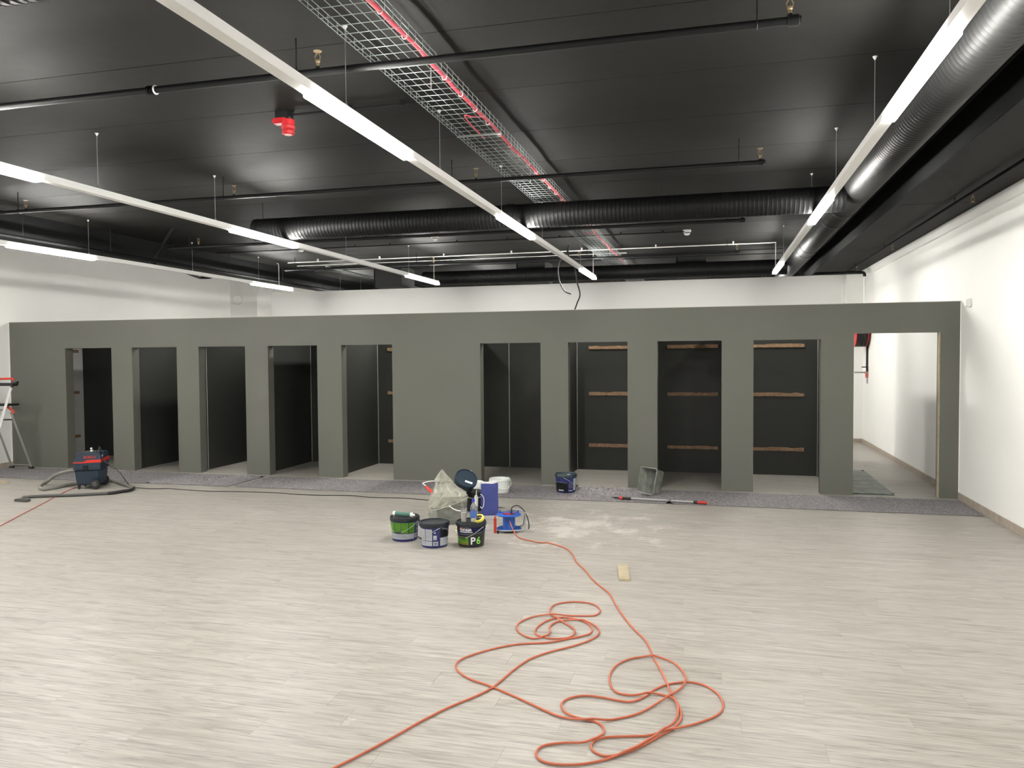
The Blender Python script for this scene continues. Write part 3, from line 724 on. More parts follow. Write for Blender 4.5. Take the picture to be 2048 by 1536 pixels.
bm = bmesh.new(); box(bm, -.208, .212, -.186, .186, .282, .315, .008); box(bm, -.203, .207, -.181, .181, .31, .355, .008); fin(bm, 'rim_band', VAC, va, smooth=True)
bm = bmesh.new(); prism(bm, [(-.205, .352), (.208, .352), (.212, .42), (.205, .50), (.19, .52), (-.115, .52), (-.135, .51), (-.203, .40)], -.178, .178, .008); fin(bm, 'motor_head', VAC, va, smooth=True)
for s in (-1, 1):
    bm = bmesh.new(); prism(bm, [(-.206, .378), (-.07, .378), (.212, .385), (.212, .425), (.0, .42), (-.05, .396), (-.204, .392)], s*.1765, s*.181); fin(bm, 'red_stripe', VACR, va)
bm = bmesh.new(); v = [bm.verts.new(c) for c in ((.2125, -.18, .385), (.2125, .18, .39), (.2125, .18, .44), (.2125, -.18, .425), (.216, -.18, .385), (.216, .18, .39), (.216, .18, .44), (.216, -.18, .425))]
for f in ((0, 1, 2, 3), (4, 5, 6, 7), (0, 1, 5, 4), (1, 2, 6, 5), (2, 3, 7, 6), (3, 0, 4, 7)): bm.faces.new([v[i] for i in f])
fin(bm, 'red_stripe', VACR, va)
boxo('handle_recess', -.08, .12, -.09, .09, .519, .528, DGREY, va, bev=.003)
boxo('latch', -.055, .02, -.197, -.18, .27, .345, BLK, va, bev=.004); boxo('latch', -.055, .02, .18, .197, .27, .345, BLK, va, bev=.004)
me = text_flat('BOSCH', .052); o = link('lettering', me, mat('red_lettering', (.45, .03, .025), .5), va, (.045, -.1795, .443), (pi/2, 0, 0)); o.scale = (1.05, 1, 1)
latheo('knob_stem', [(.02, 0), (.018, .03)], WPL, va, 14, Matrix.Translation((.02, -.02, .522)))
latheo('chrome_knob', [(.018, 0), (.022, .008), (.022, .026), (.016, .034)], CHROME, va, 16, Matrix.Translation((.02, -.02, .548)))
latheo('plug', [(.022, 0), (.022, .03), (.014, .045), (.012, .075)], BLKC, va, 14, Matrix.Translation((.165, -.10, .505)))
boxo('socket_tag', .212, .219, -.12, -.09, .455, .485, WPL, va, bev=.002)
for s in (-1, 1):
    w_ = latheo('wheel', [(.03, -.024), (.070, -.022), (.078, -.01), (.078, .01), (.070, .022), (.03, .024)], BLKC, va, 28, Matrix.Translation((.125, s*.185, .0785)) @ Matrix.Rotation(pi/2, 4, 'X'))
    latheo('hub_cap', [(.012, -.004), (.035, -.002), (.037, .0)], DGREY, w_, 20, Matrix.Translation((.125, s*.210, .0785)) @ Matrix.Rotation(pi/2*s, 4, 'X'))
    boxo('caster_fork', -.165, -.125, s*.12-.016, s*.12+.016, .025, .07, BLKC, va, bev=.004)
    latheo('caster', [(.01, -.01), (.022, -.008), (.022, .008), (.01, .01)], BLKC, va, 14, Matrix.Translation((-.145, s*.12, .0222)) @ Matrix.Rotation(pi/2, 4, 'X'))
latheo('hose_inlet', [(.032, 0), (.032, .03), (.026, .035)], BLKC, va, 16, Matrix.Translation((-.19, -.06, .262)) @ Matrix.Rotation(-pi/2, 4, 'Y'))
IM = (Matrix.Translation((-8.70, 9.33, 0)) @ Matrix.Rotation(radians(25), 4, 'Z') @ Matrix.Diagonal((.87, 1.05, 1, 1))).inverted()
Rz = 1/ .007
inlet = IM.inverted() @ Vector((-.225, -.06, .262))
hp = [inlet, inlet+Vector((-.10, -.03, -.01))] + [at(112, 950, Y=9.3), at(98, 960, Y=9.33), at(86, 969, Y=9.40)] + [at(a, b, Z=.025) for a, b in [(80, 975), (88, 978), (110, 975), (140, 969), (165, 966), (190, 966), (215, 962), (226, 961), (240, 966), (258, 972), (268, 976)]]
hose_pts = smooth_path([IM @ p for p in hp], 8)
rr = []
for i in range(len(hose_pts)): rr.append(.026 if i % 2 else .0235)
o = tubeo('suction_hose', hose_pts, rr, GREYH, va, 12)
gp = [IM @ at(a, b, Z=.024) for a, b in [(268, 976), (262, 980), (245, 982.5), (230, 985), (216, 986.5)]]
tubeo('hose_grip', smooth_path(gp, 4), .022, BLKC, va, 12)
tp = [IM @ at(a, b, Z=.022) for a, b in [(216, 986.5), (150, 990.0), (100, 991.5), (56, 993.5)]]
tubeo('suction_tube', smooth_path(tp, 6), .020, DGREY, va, 12)
A = at(35, 999.5, Z=.02)
np_ = [IM @ at(56, 993.5, Z=.022), IM @ at(47, 994, Z=.035), IM @ at(43, 997.5, Z=.03)]
tubeo('nozzle_neck', smooth_path(np_, 4), .019, GREYH, va, 12)
P0, P1 = IM @ at(32, 1000, Z=.014), IM @ at(58, 1001.5, Z=.014)
dv = (P1-P0); ang = math.atan2(dv.y, dv.x)
bm = bmesh.new(); L_ = dv.length/2; box(bm, -L_, L_, -.042, .042, -.013, .018, .010)
o = fin(bm, 'floor_nozzle', DGREY, va, smooth=True); o.location = (P0+P1)/2; o.rotation_euler = (0, 0, ang)

# ---- black cord from the vacuum to the reel
plug = IM.inverted() @ Vector((.165, -.10, .585))
side = IM.inverted() @ Vector((.222, -.115, .46))
bc = [plug, plug+Vector((.01, 0, .01)), side+Vector((.02, -.01, .04)), side+Vector((.03, -.02, -.05)), at(235, 940, Y=9.2), at(252, 962, Y=9.25)] + [at(a, b, Z=.006) for a, b in [(262, 973), (280, 976), (308, 977.5), (335, 977), (362, 979), (410, 982), (465, 983), (513, 984), (560, 986), (598, 989), (650, 990.5), (700, 991), (740, 994.5), (800, 996), (831, 998), (860, 1000.5), (900, 1003), (950, 1010), (997, 1014.5), (1021, 1018)]] + [at(1029, 1020, Y=8.1)]
o = tubeo('power_cord', smooth_path(bc, 5), .0055, BLKC, None, 6); tag(o, 'long thin black power cord running from the vacuum cleaner to the blue reel', 'cord')

# ================================================================== LADDER
la = thing('step_ladder', 'aluminium step ladder with red handles at the left wall', 'ladder', (-11.35, 10.3, .012))
O = Vector((-11.35, 10.3, 0))
def lp(a, b): return [Vector(a), Vector(b)]
for nm, x in (('rail', .21), ('rail', -.22)):
    bm = bmesh.new(); tube(bm, [(x, .0, 1.40), (x-.02 if x > 0 else x+.0, -.50, .01)], .027, 4); fin(bm, 'climbing_rail', ALU, la)
for x0, x1, xf in ((.21, .15, .09), (-.18, -.26, -.27)):
    bm = bmesh.new(); tube(bm, [(x0, -.02, .98), (x1, .40, .02)], .021, 4); o = fin(bm, 'rear_leg', ALU, la)
    boxo('rubber_foot', x1-.04, x1+.035, .375, .43, .0, .03, BLKC, o, bev=.005)
tubeo('foot_bar', [(-.26, .39, .055), (.15, .39, .055)], .010, ALU, la, 8)
for z, y in ((.28, -.50), (.53, -.385), (.78, -.27), (1.03, -.165)):
    boxo('step', -.215, .17, y-.04, y+.04, z-.012, z+.012, ALU, la, bev=.004)
boxo('platform', -.25, .22, -.12, .14, 1.09, 1.12, BLK, la, bev=.006)
for x0 in (.19,):
    tubeo('red_hinge', smooth_path([(.10, -.03, 1.09), (.14, .0, 1.06), (.185, .03, 1.01), (.20, .04, .96)], 4), .022, REDO, la, 8)
boxo('tool_tray', -.3, .30, -.05, .06, 1.415, 1.465, BLKC, la, bev=.01)
tubeo('top_hook', smooth_path([(.25, -.04, 1.40), (.30, 0, 1.46), (.345, 0, 1.475)], 3), .02, BLKC, la, 8)
tubeo('red_handle', smooth_path([(-.30, 0, 1.47), (-.28, 0, 1.525), (0, 0, 1.53), (.23, 0, 1.535), (.255, 0, 1.50)], 4), .018, REDO, la, 8)
tubeo('spreader', [(-.24, .05, .845), (.215, .03, .86)], .013, BLKC, la, 6)

# ================================================================== BUCKETS
def face_cam(x, y, off=0): return math.atan2(-x, y) + off if True else 0
def rad(z, rb, rt_, h): return rb+(rt_-rb)*z/h
def patch(par, name, a0, a1, z0, z1, m, R, d=.0008):
    bm = bmesh.new(); n = max(2, int(abs(a1-a0)/6)); g = []
    for i in range(n+1):
        a = radians(a0+(a1-a0)*i/n)
        g.append([bm.verts.new(((R(z)+d)*sin(a), -(R(z)+d)*cos(a), z)) for z in (z0, z1)])
    for i in range(n): bm.faces.new((g[i][0], g[i+1][0], g[i+1][1], g[i][1]))
    r = bmesh.ops.solidify(bm, geom=bm.faces[:], thickness=.0004)
    return fin(bm, name, m, par)
def wtext(par, s, size, a, z, m, R, sx=1, d=.0012):
    me = text_flat(s, size)
    for v in me.vertices:
        u, w_, e = v.co.x*sx, v.co.y, v.co.z
        zz = z+w_; r_ = R(zz)+d+e; an = radians(a)+u/r_
        v.co = Vector((r_*sin(an), -r_*cos(an), zz))
    return link('lettering', me, m, par)
def bucket(label, loc, rz, rb=.128, rt_=.142, h=.235, body=BUCKB, lidm=BUCKB, lid=True, handle_drop=.13, haz=0, grip=True, hm=None, rot=None, group='paint buckets', wire=.0022, handle_up=False):
    t = thing('paint_bucket', label, 'bucket', loc, rz, group, rot)
    R = lambda z: rad(z, rb, rt_, h)
    prof = [(rb-.012, .0), (rb-.002, .002), (rb, .008)] + [(R(z), z) for z in (.06, .12, .18, h-.03)] + [(R(h-.03)+.006, h-.028), (R(h-.02)+.006, h-.015), (R(h), h-.012)]
    if not lid: prof += [(R(h)+.002, h), (R(h)-.004, h), (R(h)-.006, h-.03), (R(.02)-.006, .01)]
    latheo('bucket_body', prof, body, t, 40)
    if lid:
        rl = rt_+.007
        latheo('lid', [(rl-.002, h-.036), (rl+.001, h-.034), (rl+.001, h-.004), (rl-.003, h+.006), (rl-.010, h+.007), (rl-.014, h-.004), (rl-.05, h-.006), (.03, h-.003), (.005, h-.003)], lidm, t, 48, cap0=False)
        for k_ in range(12):
            pass
    # wire bail
    ca, sa = cos(haz), sin(haz); rr_ = rt_+.012; pts = []
    for i in range(15):
        a = pi*i/14; x = rr_*1.02*cos(a); q = sin(a)
        if handle_up: y_, z_ = -.02*q, h-.03+rr_*q
        else: y_, z_ = -(rr_*1.02)*q, h-.035-handle_drop*q**1.6
        pts.append((x*ca-y_*sa, x*sa+y_*ca, z_))
    hd = tubeo('handle', smooth_path(pts, 3), wire, hm or WIRE, t, 6)
    if grip:
        gp_ = smooth_path(pts, 3)[18:25]; tubeo('grip', gp_, .0075, BLKC, hd, 8)
    for s in (0, -1): latheo('handle_boss', [(.012, -.004), (.014, 0), (.012, .014)], lidm if lid else body, t, 12, Matrix.Translation((pts[s][0]*.985, pts[s][1]*.985, pts[s][2])) @ Matrix.Rotation(pi/2, 4, 'Y'))
    return t, R
# 1 green label
loc = (-3.03, 7.33, 0)
t, R = bucket('dark paint bucket with green label panels, leftmost of the front three', loc, face_cam(*loc[:2]), body=BUCKN, handle_drop=.10, haz=radians(-27))
for a0, a1 in ((-88, -50), (-47, -17), (-15, 14), (17, 44)): patch(t, 'green_panel', a0, a1, .085, .192, LGREEN, R)
patch(t, 'white_panel', -84, 44, .026, .080, LWHITE, R); patch(t, 'white_panel', 48, 62, .036, .078, LWHITE, R)
bm = bmesh.new()
for i, z in enumerate((.04, .047, .054, .061, .068)): patch(t, 'printed_line', -76, 12-i*3, z, z+.0025, LGREY, R, .0014)
for q in ((-44, -22), (-11, 8), (20, 40)):
    for z in (.175, .165, .125): patch(t, 'printed_line', q[0], q[1], z, z+.003, mat('dark_green_print', (.10, .30, .03), .5), R, .0014)
for k_ in range(4): patch(t, 'barcode_bar', 51+k_*2.4, 52.4+k_*2.4, .046, .07, BUCKK, R, .0014)
for z in (.15, .11): patch(t, 'printed_line', 56, 64, z, z+.02, LGREY, R)
# roller sleeve lying on it
rs = thing('paint_roller_sleeve', 'dark green roller sleeve with white ends on the green-labelled bucket', 'roller', (-3.035, 7.29, .262), rot=(0, radians(4), radians(8)))
latheo('sleeve', [(.018, -.085), (.0225, -.083), (.0225, .083), (.018, .085)], SLEEVE, rs, 20, RX)
latheo('end_sleeve', [(.019, 0), (.024, .002), (.024, .022), (.019, .024)], WPL, rs, 20, Matrix.Translation((-.10, 0, 0)) @ RX)
latheo('end_sleeve', [(.019, 0), (.024, .002), (.024, .022), (.012, .03), (.012, .045)], WPL, rs, 20, Matrix.Translation((.078, 0, 0)) @ RX)
boxo('backing_paper', -.03, .10, .01, .05, -.012, -.008, WPL, rs)
# 2 white label
loc = (-2.645, 7.15, 0)
t, R = bucket('dark paint bucket with white and navy labels, middle of the front three', loc, face_cam(*loc[:2]), body=BUCKN, handle_drop=.11, haz=radians(-67))
for a0, a1 in ((-76, -42), (-39, -10)): patch(t, 'white_panel', a0, a1, .073, .185, LWHITE, R)
patch(t, 'white_panel', -72, -10, .022, .068, LWHITE, R); patch(t, 'white_panel', 24, 84, .022, .100, LWHITE, R)
patch(t, 'white_panel', -5, 9, .082, .125, LWHITE, R); patch(t, 'white_panel', -6, 15, .024, .066, LWHITE, R)
patch(t, 'black_panel', 24, 88, .104, .192, BUCKK, R)
for i in range(7): patch(t, 'swoosh', 26+i*8, 34+i*8, .182-i*i*.0012, .194-i*i*.0009, LGREY, R, .0014)
for z in (.17, .16, .15, .14, .125, .115, .105, .09):
    patch(t, 'printed_line', -72, -46, z, z+.0025, LGREY, R, .0014); patch(t, 'printed_line', -36, -14, z, z+.0025, LGREY, R, .0014)
for z in (.055, .047, .039): patch(t, 'printed_line', -66, -36, z, z+.0025, LGREY, R, .0014)
for k_ in range(5): patch(t, 'barcode_bar', 0+k_*2.4, 1.3+k_*2.4, .032, .058, BUCKK, R, .0014)
patch(t, 'printed_mark', -1, 5, .09, .1, LGREY, R, .0014); patch(t, 'printed_mark', -2, 5, .145, .158, LWHITE, R, .0014)
patch(t, 'lid_sticker', -40, -20, .0, .001, LWHITE, lambda z: .11, 0)
# 3 P6
loc = (-2.30, 7.25, 0)
t, R = bucket('black paint bucket lettered P6 with a blue band, rightmost of the front three', loc, face_cam(*loc[:2]), body=BUCKK, handle_drop=.10, haz=radians(-35), grip=True)
patch(t, 'navy_band', -86, 86, .150, .196, BUCKN, R)
for i in range(8): patch(t, 'navy_band', -70+i*9, -61+i*9, .150-.02*sin(pi*(i+.5)/8)**.8, .1505, BUCKN, R)
for i in range(12): patch(t, 'swoosh', -80+i*12.5, -67.5+i*12.5, .128+.0009*(i-3)**2*.35, .132+.0009*(i-3)**2*.35, LGREY, R, .0014)
patch(t, 'green_panel', -80, -12, .028, .106, LGREEN, R)
for z in (.09, .078, .066): patch(t, 'printed_line', -52, -24, z, z+.003, mat('dark_green_print', (.10, .30, .03), .5), R, .0014)
patch(t, 'printed_picture', -44, -20, .028, .046, mat('warm_brown_print', (.45, .18, .03), .5), R, .0014)
wtext(t, 'P', .098, 7, .035, PAPW, R); wtext(t, '6', .098, 32, .035, LEMER, R)
wtext(t, 'Nordsjö', .033, -25, .166, PAPW, R, 1.15); wtext(t, 'PROFESSIONAL', .017, -22, .148, PAPW, R, 1.2)
for i in range(4): patch(t, 'logo_arc', -46+i*5, -41+i*5, .191-i*.0018, .197-i*.0022, LORANGE, R, .0014)
for i in range(8):
    a = pi*i/7; patch(t, 'logo_arc', -18+13*(-cos(a))-2, -18+13*(-cos(a))+2, .178+.017*sin(a), .180+.017*sin(a), LWHITE, R, .0014)
# bottle on P6
PB = (-2.265, 7.22, .232)
bt = thing('water_bottle', 'clear plastic water bottle with blue cap on the P6 bucket', 'bottle', PB)
latheo('bottle_body', [(.026, 0), (.030, .006), (.0305, .03), (.028, .045), (.0315, .06), (.032, .12), (.0325, .135), (.026, .165), (.014, .185), (.0115, .195), (.0115, .205)], GLASSM, bt, 24)
latheo('blue_label', [(.0300, .046), (.0315, .052), (.0325, .062), (.0325, .105), (.0322, .112)], mat('blue_bottle_label', (.06, .16, .50), .4, alpha=.8), bt, 24, cap0=False, cap1=False)
latheo('cap', [(.0145, .200), (.015, .202), (.015, .222), (.012, .225)], CAPB, bt, 18)
latheo('water', [(.024, .004), (.0285, .008), (.0285, .03), (.0265, .043)], mat('pale_yellow_water', (.75, .75, .6), .1, alpha=.6), bt, 20)
ct = thing('drinking_glass', 'tall clear cup with a murky drink on the P6 bucket', 'cup', (-2.355, 7.19, .232))
latheo('cup_wall', [(.022, .002), (.026, .004), (.029, .09), (.031, .126), (.0325, .13), (.0325, .136), (.030, .136), (.0265, .01)], GLASSM, ct, 24, cap1=False)
latheo('drink', [(.022, .006), (.0255, .01), (.0275, .094), (.0275, .096)], PINK, ct, 20)
tr = thing('tape_roll', 'yellow masking tape roll leaning on the water bottle', 'tape', (-2.222, 7.25, .262), rot=(radians(28), radians(-12), 0))
latheo('tape', [(.040, -.012), (.055, -.012), (.055, .012), (.040, .012), (.040, -.012)], YEL, tr, 32, cap0=False, cap1=False)
latheo('core', [(.0385, -.011), (.040, -.011), (.040, .011), (.0385, .011), (.0385, -.011)], HARD, tr, 32, cap0=False, cap1=False)
# yellow pack on the floor
yp = thing('tape_pack', 'yellow and cream tape rolls on the floor between the front buckets', 'tape', (-2.56, 7.72, 0), rz=.2)
latheo('tape', [(.040, 0), (.065, 0), (.065, .030), (.040, .030), (.040, 0)], CREAM, yp, 32, cap0=False, cap1=False)
latheo('tape', [(.038, .032), (.058, .032), (.058, .062), (.038, .062), (.038, .032)], YEL, yp, 32, mtx=Matrix.Translation((.006, 0, 0)), cap0=False, cap1=False)
# black bucket at back and tilted bucket on it
loc = (-2.80, 8.93, 0)
t, R = bucket('plain black bucket behind the plastic bag, standing under the tilted bucket', loc, face_cam(*loc[:2], .3), rt_=.135, rb=.12, h=.225, body=BUCKK, lidm=BUCKK, haz=-.4, handle_drop=.02, grip=False, hm=LWHITE, wire=.003)
dcam = (CAM-Vector((-2.84, 8.75, .36))).normalized()
nrm = (dcam*1.0+Vector((0, 0, .95))+Vector((.42, .14, 0))).normalized()
q = Vector((0, 0, 1)).rotation_difference(nrm)
lidc = Vector((-2.80, 8.66, .425)); base = lidc-nrm*.225
t, R = bucket('black lidded bucket tilted on top of the plain black bucket', base, 0, rb=.115, rt_=.128, h=.225, rot=q.to_euler(), haz=radians(150), handle_drop=.03, grip=False, hm=LWHITE, lidm=mat('dark_blue_lid', (.012, .026, .042), .5, spec=.3))
bm = bmesh.new(); box(bm, -.045, .045, -.013, .013, .2170, .2262)
M_ = Matrix.Rotation(0, 4, 'Z')
inv = q.to_matrix().inverted(); dn = inv @ Vector((0, 0, -1)); ri = inv @ rt
ang = math.atan2(ri.y, ri.x)
o = fin(bm, 'lid_sticker', LWHITE, t); o.rotation_euler = (0, 0, ang-.15); o.location = (Vector((dn.x, dn.y, 0)).normalized()*.055+Vector((ri.x, ri.y, 0)).normalized()*.012)
boxo('lid_clip', -.012, .012, .128, .142, .19, .225, CREAM, t)
# white buckets behind the paper bag
loc = (-2.80, 10.12, .013)
t, R = bucket('white open bucket on the felt, behind the blue paper bag', loc, face_cam(*loc[:2]), rb=.125, rt_=.14, h=.19, body=WBUCK, lid=False, haz=radians(25), handle_drop=.09, grip=False, hm=WPL, wire=.0045)
loc = (-3.02, 9.62, 0)
t, R = bucket('white bucket partly hidden between tilted bucket and paper bag', loc, face_cam(*loc[:2]), rb=.12, rt_=.135, h=.22, body=WBUCK, lid=True, lidm=WBUCK, haz=radians(-60), handle_drop=.09, grip=False, hm=WPL, wire=.004)
# bucket right on the felt
loc = (-1.935, 10.37, .013)
t, R = bucket('navy and black paint bucket standing on the felt at right', loc, face_cam(*loc[:2]), rb=.130, rt_=.142, h=.24, body=BUCKN, haz=radians(75), handle_drop=.12, lidm=mat('dark_teal_lid', (.02, .035, .045), .3))
patch(t, 'black_panel', -88, 12, .015, .135, BUCKK, R); patch(t, 'white_panel', 46, 74, .03, .19, LWHITE, R)
for i in range(8): patch(t, 'swoosh', -80+i*11, -69+i*11, .138-.0006*(i-3)**2, .146-.0008*(i-3)**2, LGREY, R, .0014)
patch(t, 'white_panel', -48, -14, .025, .042, LWHITE, R, .0014); patch(t, 'printed_line', 16, 40, .024, .036, LWHITE, R)
for i in range(5): patch(t, 'printed_line', 18+i*5, 20+i*5, .06, .14-.012*(i % 2), LGREY, R)
o = boxo('lid_sticker', .01, .06, -.06, -.02, .2345, .2365, LWHITE, t)
print('buckets done')

# ================================================================== PLASTIC BAG
def bag():
    bm = bmesh.new(); rings = []; seg = 34
    prof = [(0, -.17, .15), (.015, -.205, .18), (.06, -.235, .20), (.12, -.23, .205), (.19, -.235, .21), (.25, -.225, .212), (.31, -.21, .205), (.345, -.185, .15), (.38, -.168, .10),
            (.42, -.160, .06), (.45, -.150, .035), (.462, -.165, .028), (.475, -.163, .02), (.488, -.145, .0), (.515, -.128, -.025), (.55, -.105, -.05), (.59, -.083, -.073)]
    for i, (z, xl, xr) in enumerate(prof):
        ring = []; hw, cx = (xr-xl)/2, (xr+xl)/2
        for k_ in range(seg):
            a = 2*pi*k_/seg+(.09 if i % 2 else 0)
            cr = noise.noise((cos(a)*1.3, sin(a)*1.3, z*3.5))
            pl_ = noise.noise((cos(a)*3.1+4, sin(a)*3.1, z*2.2)); fn = noise.noise((cos(a)*9, sin(a)*9+3, z*14))
            f = (1+.07*cr+.16*pl_*min(1, z*6+.2)+.045*fn) if i < len(prof)-1 else 1
            sq = 1/(abs(cos(a))**2.6+abs(sin(a))**2.6)**(1/2.6)
            ring.append(bm.verts.new((cx+hw*f*sq*cos(a), min(hw, .19)*.88*f*sq*sin(a), max(.001, z+(.022*pl_+.01*fn if 1 < i < len(prof)-1 else 0)))))
        rings.append(ring)
    for i, (a_, b_) in enumerate(zip(rings, rings[1:])):
        for k_ in range(seg):
            q = (a_[k_], a_[(k_+1) % seg], b_[(k_+1) % seg], b_[k_])
            c_ = sum((v.co for v in q), Vector())/4
            lo = 1 if c_.z < .215+.33*c_.x else 0
            for tri in ((q[0], q[1], q[2]), (q[0], q[2], q[3])):
                f_ = bm.faces.new(tri); f_.material_index = lo
    bm.faces.new(rings[0]).material_index = 1; bm.faces.new(rings[-1])
    return bm
BAGC = clear_sheet('clear_plastic_film', (.27, .275, .25), .42, .2)
bg = thing('plastic_bag', 'crumpled clear plastic bag standing peaked behind the front buckets', 'bag', (-2.86, 8.22, 0), rz=radians(18))
bm = bag(); o = fin(bm, 'bag_film', BAGM, bg, smooth=False); o.data.materials.append(BAGC)
bm = bmesh.new()
fold = [(-.225, -.09, .145), (-.17, -.165, .165), (-.10, -.19, .185), (0, -.195, .22), (.10, -.185, .25), (.17, -.165, .28), (.215, -.08, .29)]
tube(bm, smooth_path(fold, 5), .006, 6); fin(bm, 'fold_edge', BAGM, bg, smooth=True)
tubeo('bag_string', smooth_path([(.0, -.21, .22), (.05, -.215, .185), (.10, -.21, .165), (.17, -.19, .155)], 4), .005, WPL, bg, 6)
bm = bmesh.new(); box(bm, -.14, .15, -.10, .11, .004, .19, .03)
for v in bm.verts: v.co += Vector((noise.noise(v.co*8)*.03, noise.noise(v.co*9)*.03, 0))
fin(bm, 'bag_contents', mat('grey_rubbish', (.13, .13, .115), .8, var=.3, vscale=20), bg, smooth=True)
rh = thing('roller_frame', 'red handled roller frame sticking out beside the plastic bag', 'tool', (0, 0, 0))
A, B = at(852, 973, Y=8.35), at(865, 986, Y=8.3)
tubeo('red_grip', [A, A.lerp(B, .3), B], [.014, .02, .018], REDO, rh, 10)
tubeo('wire_frame', smooth_path([A, at(850, 970, Y=8.35), at(846, 966, Y=8.36), at(870, 962, Y=8.4), at(874, 975, Y=8.35), at(866, 990, Y=8.33), at(858, 1003, Y=8.3), B], 4), .005, WPL, rh, 6)

# ================================================================== PAPER BAG
pb = thing('paper_bag', 'blue paper carrier bag with white lining, open top', 'bag', (-2.53, 8.70, 0), rz=radians(17))
bm = bmesh.new(); hw, hd, H_ = .100, .055, .372; st = []
for z, g_ in ((0, 1), (.06, 1.02), (.14, 1), (.25, .99), (.33, 1.0), (H_, .98)):
    st.append([bm.verts.new((x*g_+(.004*noise.noise((x*9, y*9, z*9))), y*g_*(1-.25*z/H_)+.006*noise.noise((x*7, y*9, z*12)), z+(0 if z < .3 else .010*noise.noise((x*22, y*22, 4))+(.012 if (z == H_ and x > .05) else 0)))) for x, y in
        ((-hw, -hd), (-hw*.33, -hd), (hw*.33, -hd), (hw, -hd), (hw*.82, 0), (hw, hd), (hw*.33, hd), (-hw*.33, hd), (-hw, hd), (-hw*.82, 0))])
for a_, b_ in zip(st, st[1:]):
    for k_ in range(10): bm.faces.new((a_[k_], a_[(k_+1) % 10], b_[(k_+1) % 10], b_[k_]))
bm.faces.new(st[0]); inner = bm.copy()
fin(bm, 'bag_paper', BLUEP, pb)
for v in inner.verts: v.co.x *= .975; v.co.y *= .955; v.co.z = v.co.z*.985+.004
for v in inner.verts:
    if v.co.z > .36: v.co.z += .012
fin(inner, 'white_lining', PAPW, pb)
tubeo('rope_handle', smooth_path([(-hw-.006, -.03, .24), (-hw+.0, -.062, .25), (-hw+.03, -.066, .21), (-hw+.03, -.066, .13), (-hw+.012, -.064, .09), (-hw-.01, -.03, .10)], 4), .004, WPL, pb, 6)
boxo('base_fold', -hw-.001, hw+.001, -hd*1.03, hd*1.03, .001, .004, BLUEP, pb)
ob = thing('caulk_tube', 'white sealant tube standing against the blue paper bag', 'tube', (-2.70, 8.70, 0), rot=(0, radians(2), 0))
latheo('tube_body', [(.02, 0), (.024, .005), (.024, .20), (.02, .215), (.008, .222)], WPL, ob, 20)
latheo('tube_nozzle', [(.009, .22), (.004, .29)], CREAM, ob, 12)
latheo('label_band', [(.0243, .03), (.0247, .035), (.0247, .09), (.0243, .095)], LGREY, ob, 20, cap0=False, cap1=False)

# ================================================================== CABLE REEL
re_ = thing('cable_reel', 'blue cable reel lying on its side with red handle', 'cable reel', (-2.095, 7.93, 0), rz=radians(14))
latheo('reel_flange', [(.03, .02), (.125, .02), (.13, .024), (.13, .030), (.125, .034), (.03, .034)], REELB, re_, 48)
latheo('reel_flange', [(.065, .168), (.125, .166), (.13, .170), (.13, .178), (.125, .182), (.075, .184), (.07, .176), (.065, .168)], REELB, re_, 48, cap0=False, cap1=False)
latheo('reel_drum', [(.07, .034), (.066, .05), (.066, .15), (.07, .168)], REELB, re_, 40)
latheo('socket_plate', [(.07, .165), (.068, .172), (.01, .174)], DGREY, re_, 32)
for a in (40, 160, 280):
    boxo('socket_lid', .02, .06, -.018, .018, .174, .186, RED, re_, bev=.003).rotation_euler = (0, 0, radians(a))
for a in (205, 335):
    latheo('winding_knob', [(.010, .18), (.011, .205), (.008, .208)], REELB, re_, 12, Matrix.Translation((.105*cos(radians(a+180)), .105*sin(radians(a+180)), 0)))
fr_ = tubeo('frame_tube', smooth_path([(-.13, -.125, .028), (-.06, -.135, .028), (.05, -.13, .028), (.15, -.10, .03), (.172, -.06, .05), (.175, -.03, .12), (.172, -.02, .185), (.14, .05, .205), (.06, .11, .205), (-.0, .125, .205), (-.01, .13, .19)], 5), .0075, ALU, re_, 10)
tubeo('frame_tube', smooth_path([(.172, -.03, .20), (.16, .06, .10), (.14, .12, .03), (.02, .16, .012), (-.1, .14, .012)], 5), .0075, ALU, re_, 10)
bm = bmesh.new(); box(bm, -.157, -.128, -.13, -.105, .002, .165, .008); fin(bm, 'red_handle', REDO, re_, smooth=True)
boxo('handle_pin', -.150, -.135, -.127, -.108, .16, .178, REDO, re_, bev=.003)
boxo('foot', -.125, -.10, -.15, -.11, .0, .035, BLKC, re_, bev=.006)
IR = (Matrix.Translation((-2.095, 7.93, 0)) @ Matrix.Rotation(radians(14), 4, 'Z')).inverted()
ps = [at(1023, 1028, Y=7.95), at(1023, 1020, Y=7.95), at(1025, 1014, Y=7.95), at(1035, 1011, Y=7.95), at(1046, 1019, Y=7.95), at(1054, 1033, Y=7.95), at(1058, 1050, Y=7.95), at(1057, 1058, Y=7.95)]
g = tubeo('socket_lead', smooth_path([IR @ p for p in ps], 5), .0055, BLKC, re_, 8)
tubeo('plug', [IR @ at(1023, 1031, Y=7.95), IR @ at(1023, 1021, Y=7.95)], [.014, .008], BLKC, re_, 10)

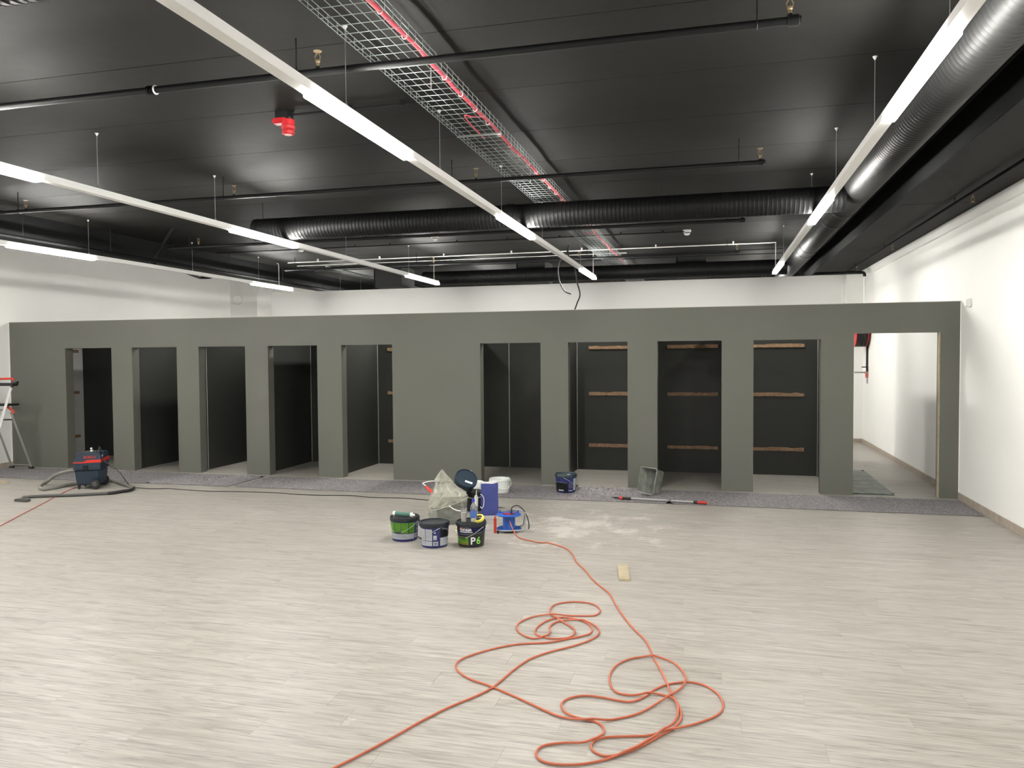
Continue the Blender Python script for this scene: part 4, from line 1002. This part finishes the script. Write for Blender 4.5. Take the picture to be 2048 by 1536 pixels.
# ================================================================== MORTAR TUB AND POLE
def tub():
    TL, TR, BR, BL = (at(1281, 931, Y=10.30), at(1315, 936, Y=10.42), at(1306, 990, Y=10.30), at(1274, 984, Y=10.20))
    e = thing('mortar_tub', 'grey plastic mortar tub standing on its edge against the partition', 'tub', (-.83, 10.4, 0))
    O_ = Vector((-.83, 10.4, 0)); c = [p-O_ for p in (TL, TR, BR, BL)]
    mz = min(p.z for p in c)
    c = [p-Vector((0, 0, mz-.012)) for p in c]
    n = (c[1]-c[0]).cross(c[3]-c[0]).normalized()
    if n.y < 0: n = -n
    n = (n+Vector((.85, 0, 0))).normalized()
    ctr = sum(c, Vector())/4
    def loop(k_, d, rc=.035, m=5):
        q = [ctr+(p-ctr)*k_+n*d for p in c]; out = []
        for i in range(4):
            p, a_, b_ = q[i], q[i-1], q[(i+1) % 4]
            u, v = (a_-p).normalized()*rc, (b_-p).normalized()*rc
            for s in range(m+1):
                t_ = s/m; out.append((1-t_)**2*(p+u)+2*t_*(1-t_)*p+t_**2*(p+v))
        return out
    bm = bmesh.new()
    prof = [(1.0, .012), (1.0, 0), (.93, 0), (.90, .01), (.80, .19), (.74, .20), (.0, .20)]
    def skin(prf, flip=False):
        L0 = [[bm.verts.new(p) for p in loop(k_, d, .03 if k_ > .01 else .0001)] for k_, d in prf if k_ > 0]
        for a_, b_ in zip(L0, L0[1:]):
            m = len(a_)
            for i in range(m): bm.faces.new((a_[i], a_[(i+1) % m], b_[(i+1) % m], b_[i]))
        bm.faces.new(L0[-1])
    skin([(1.0, .014), (1.0, .0), (.93, .0), (.915, .01), (.85, .225), (.80, .232)])
    fin(bm, 'tub_inside', TUBG, e, smooth=True)
    bm = bmesh.new()
    L0 = [[bm.verts.new(p) for p in loop(k_, d)] for k_, d in [(1.0, .014), (.945, .014), (.89, .235), (.84, .245)]]
    for a_, b_ in zip(L0, L0[1:]):
        m = len(a_)
        for i in range(m): bm.faces.new((a_[i], a_[(i+1) % m], b_[(i+1) % m], b_[i]))
    bm.faces.new(L0[-1]); fin(bm, 'tub_shell', TUBG, e, smooth=True)
tub()
pl = thing('telescopic_pole', 'aluminium telescopic pole with orange ring lying on the felt', 'pole')
A, B = at(1228, 995, Z=.035), at(1414, 1005.5, Z=.035)
def seg_(t0, t1, r, m, nm): return tubeo(nm, [A.lerp(B, t0), A.lerp(B, t1)], r, m, pl, 12)
seg_(0, .07, .012, BLKC, 'tip'); seg_(.06, .095, .022, REDO, 'orange_ring'); seg_(.095, .19, .018, BLKC, 'lock_collar')
seg_(.19, .87, .0125, ALU, 'pole_tube'); seg_(.86, .97, .017, BLKC, 'grip'); seg_(.90, 1.0, .0178, mat('dark_red_rubber', (.40, .03, .02), .5), 'grip_end')
tubeo('tip_pin', [A, A+Vector((-.03, 0, .004))], .005, BLKC, pl, 6)
print('objects', len(bpy.data.objects))
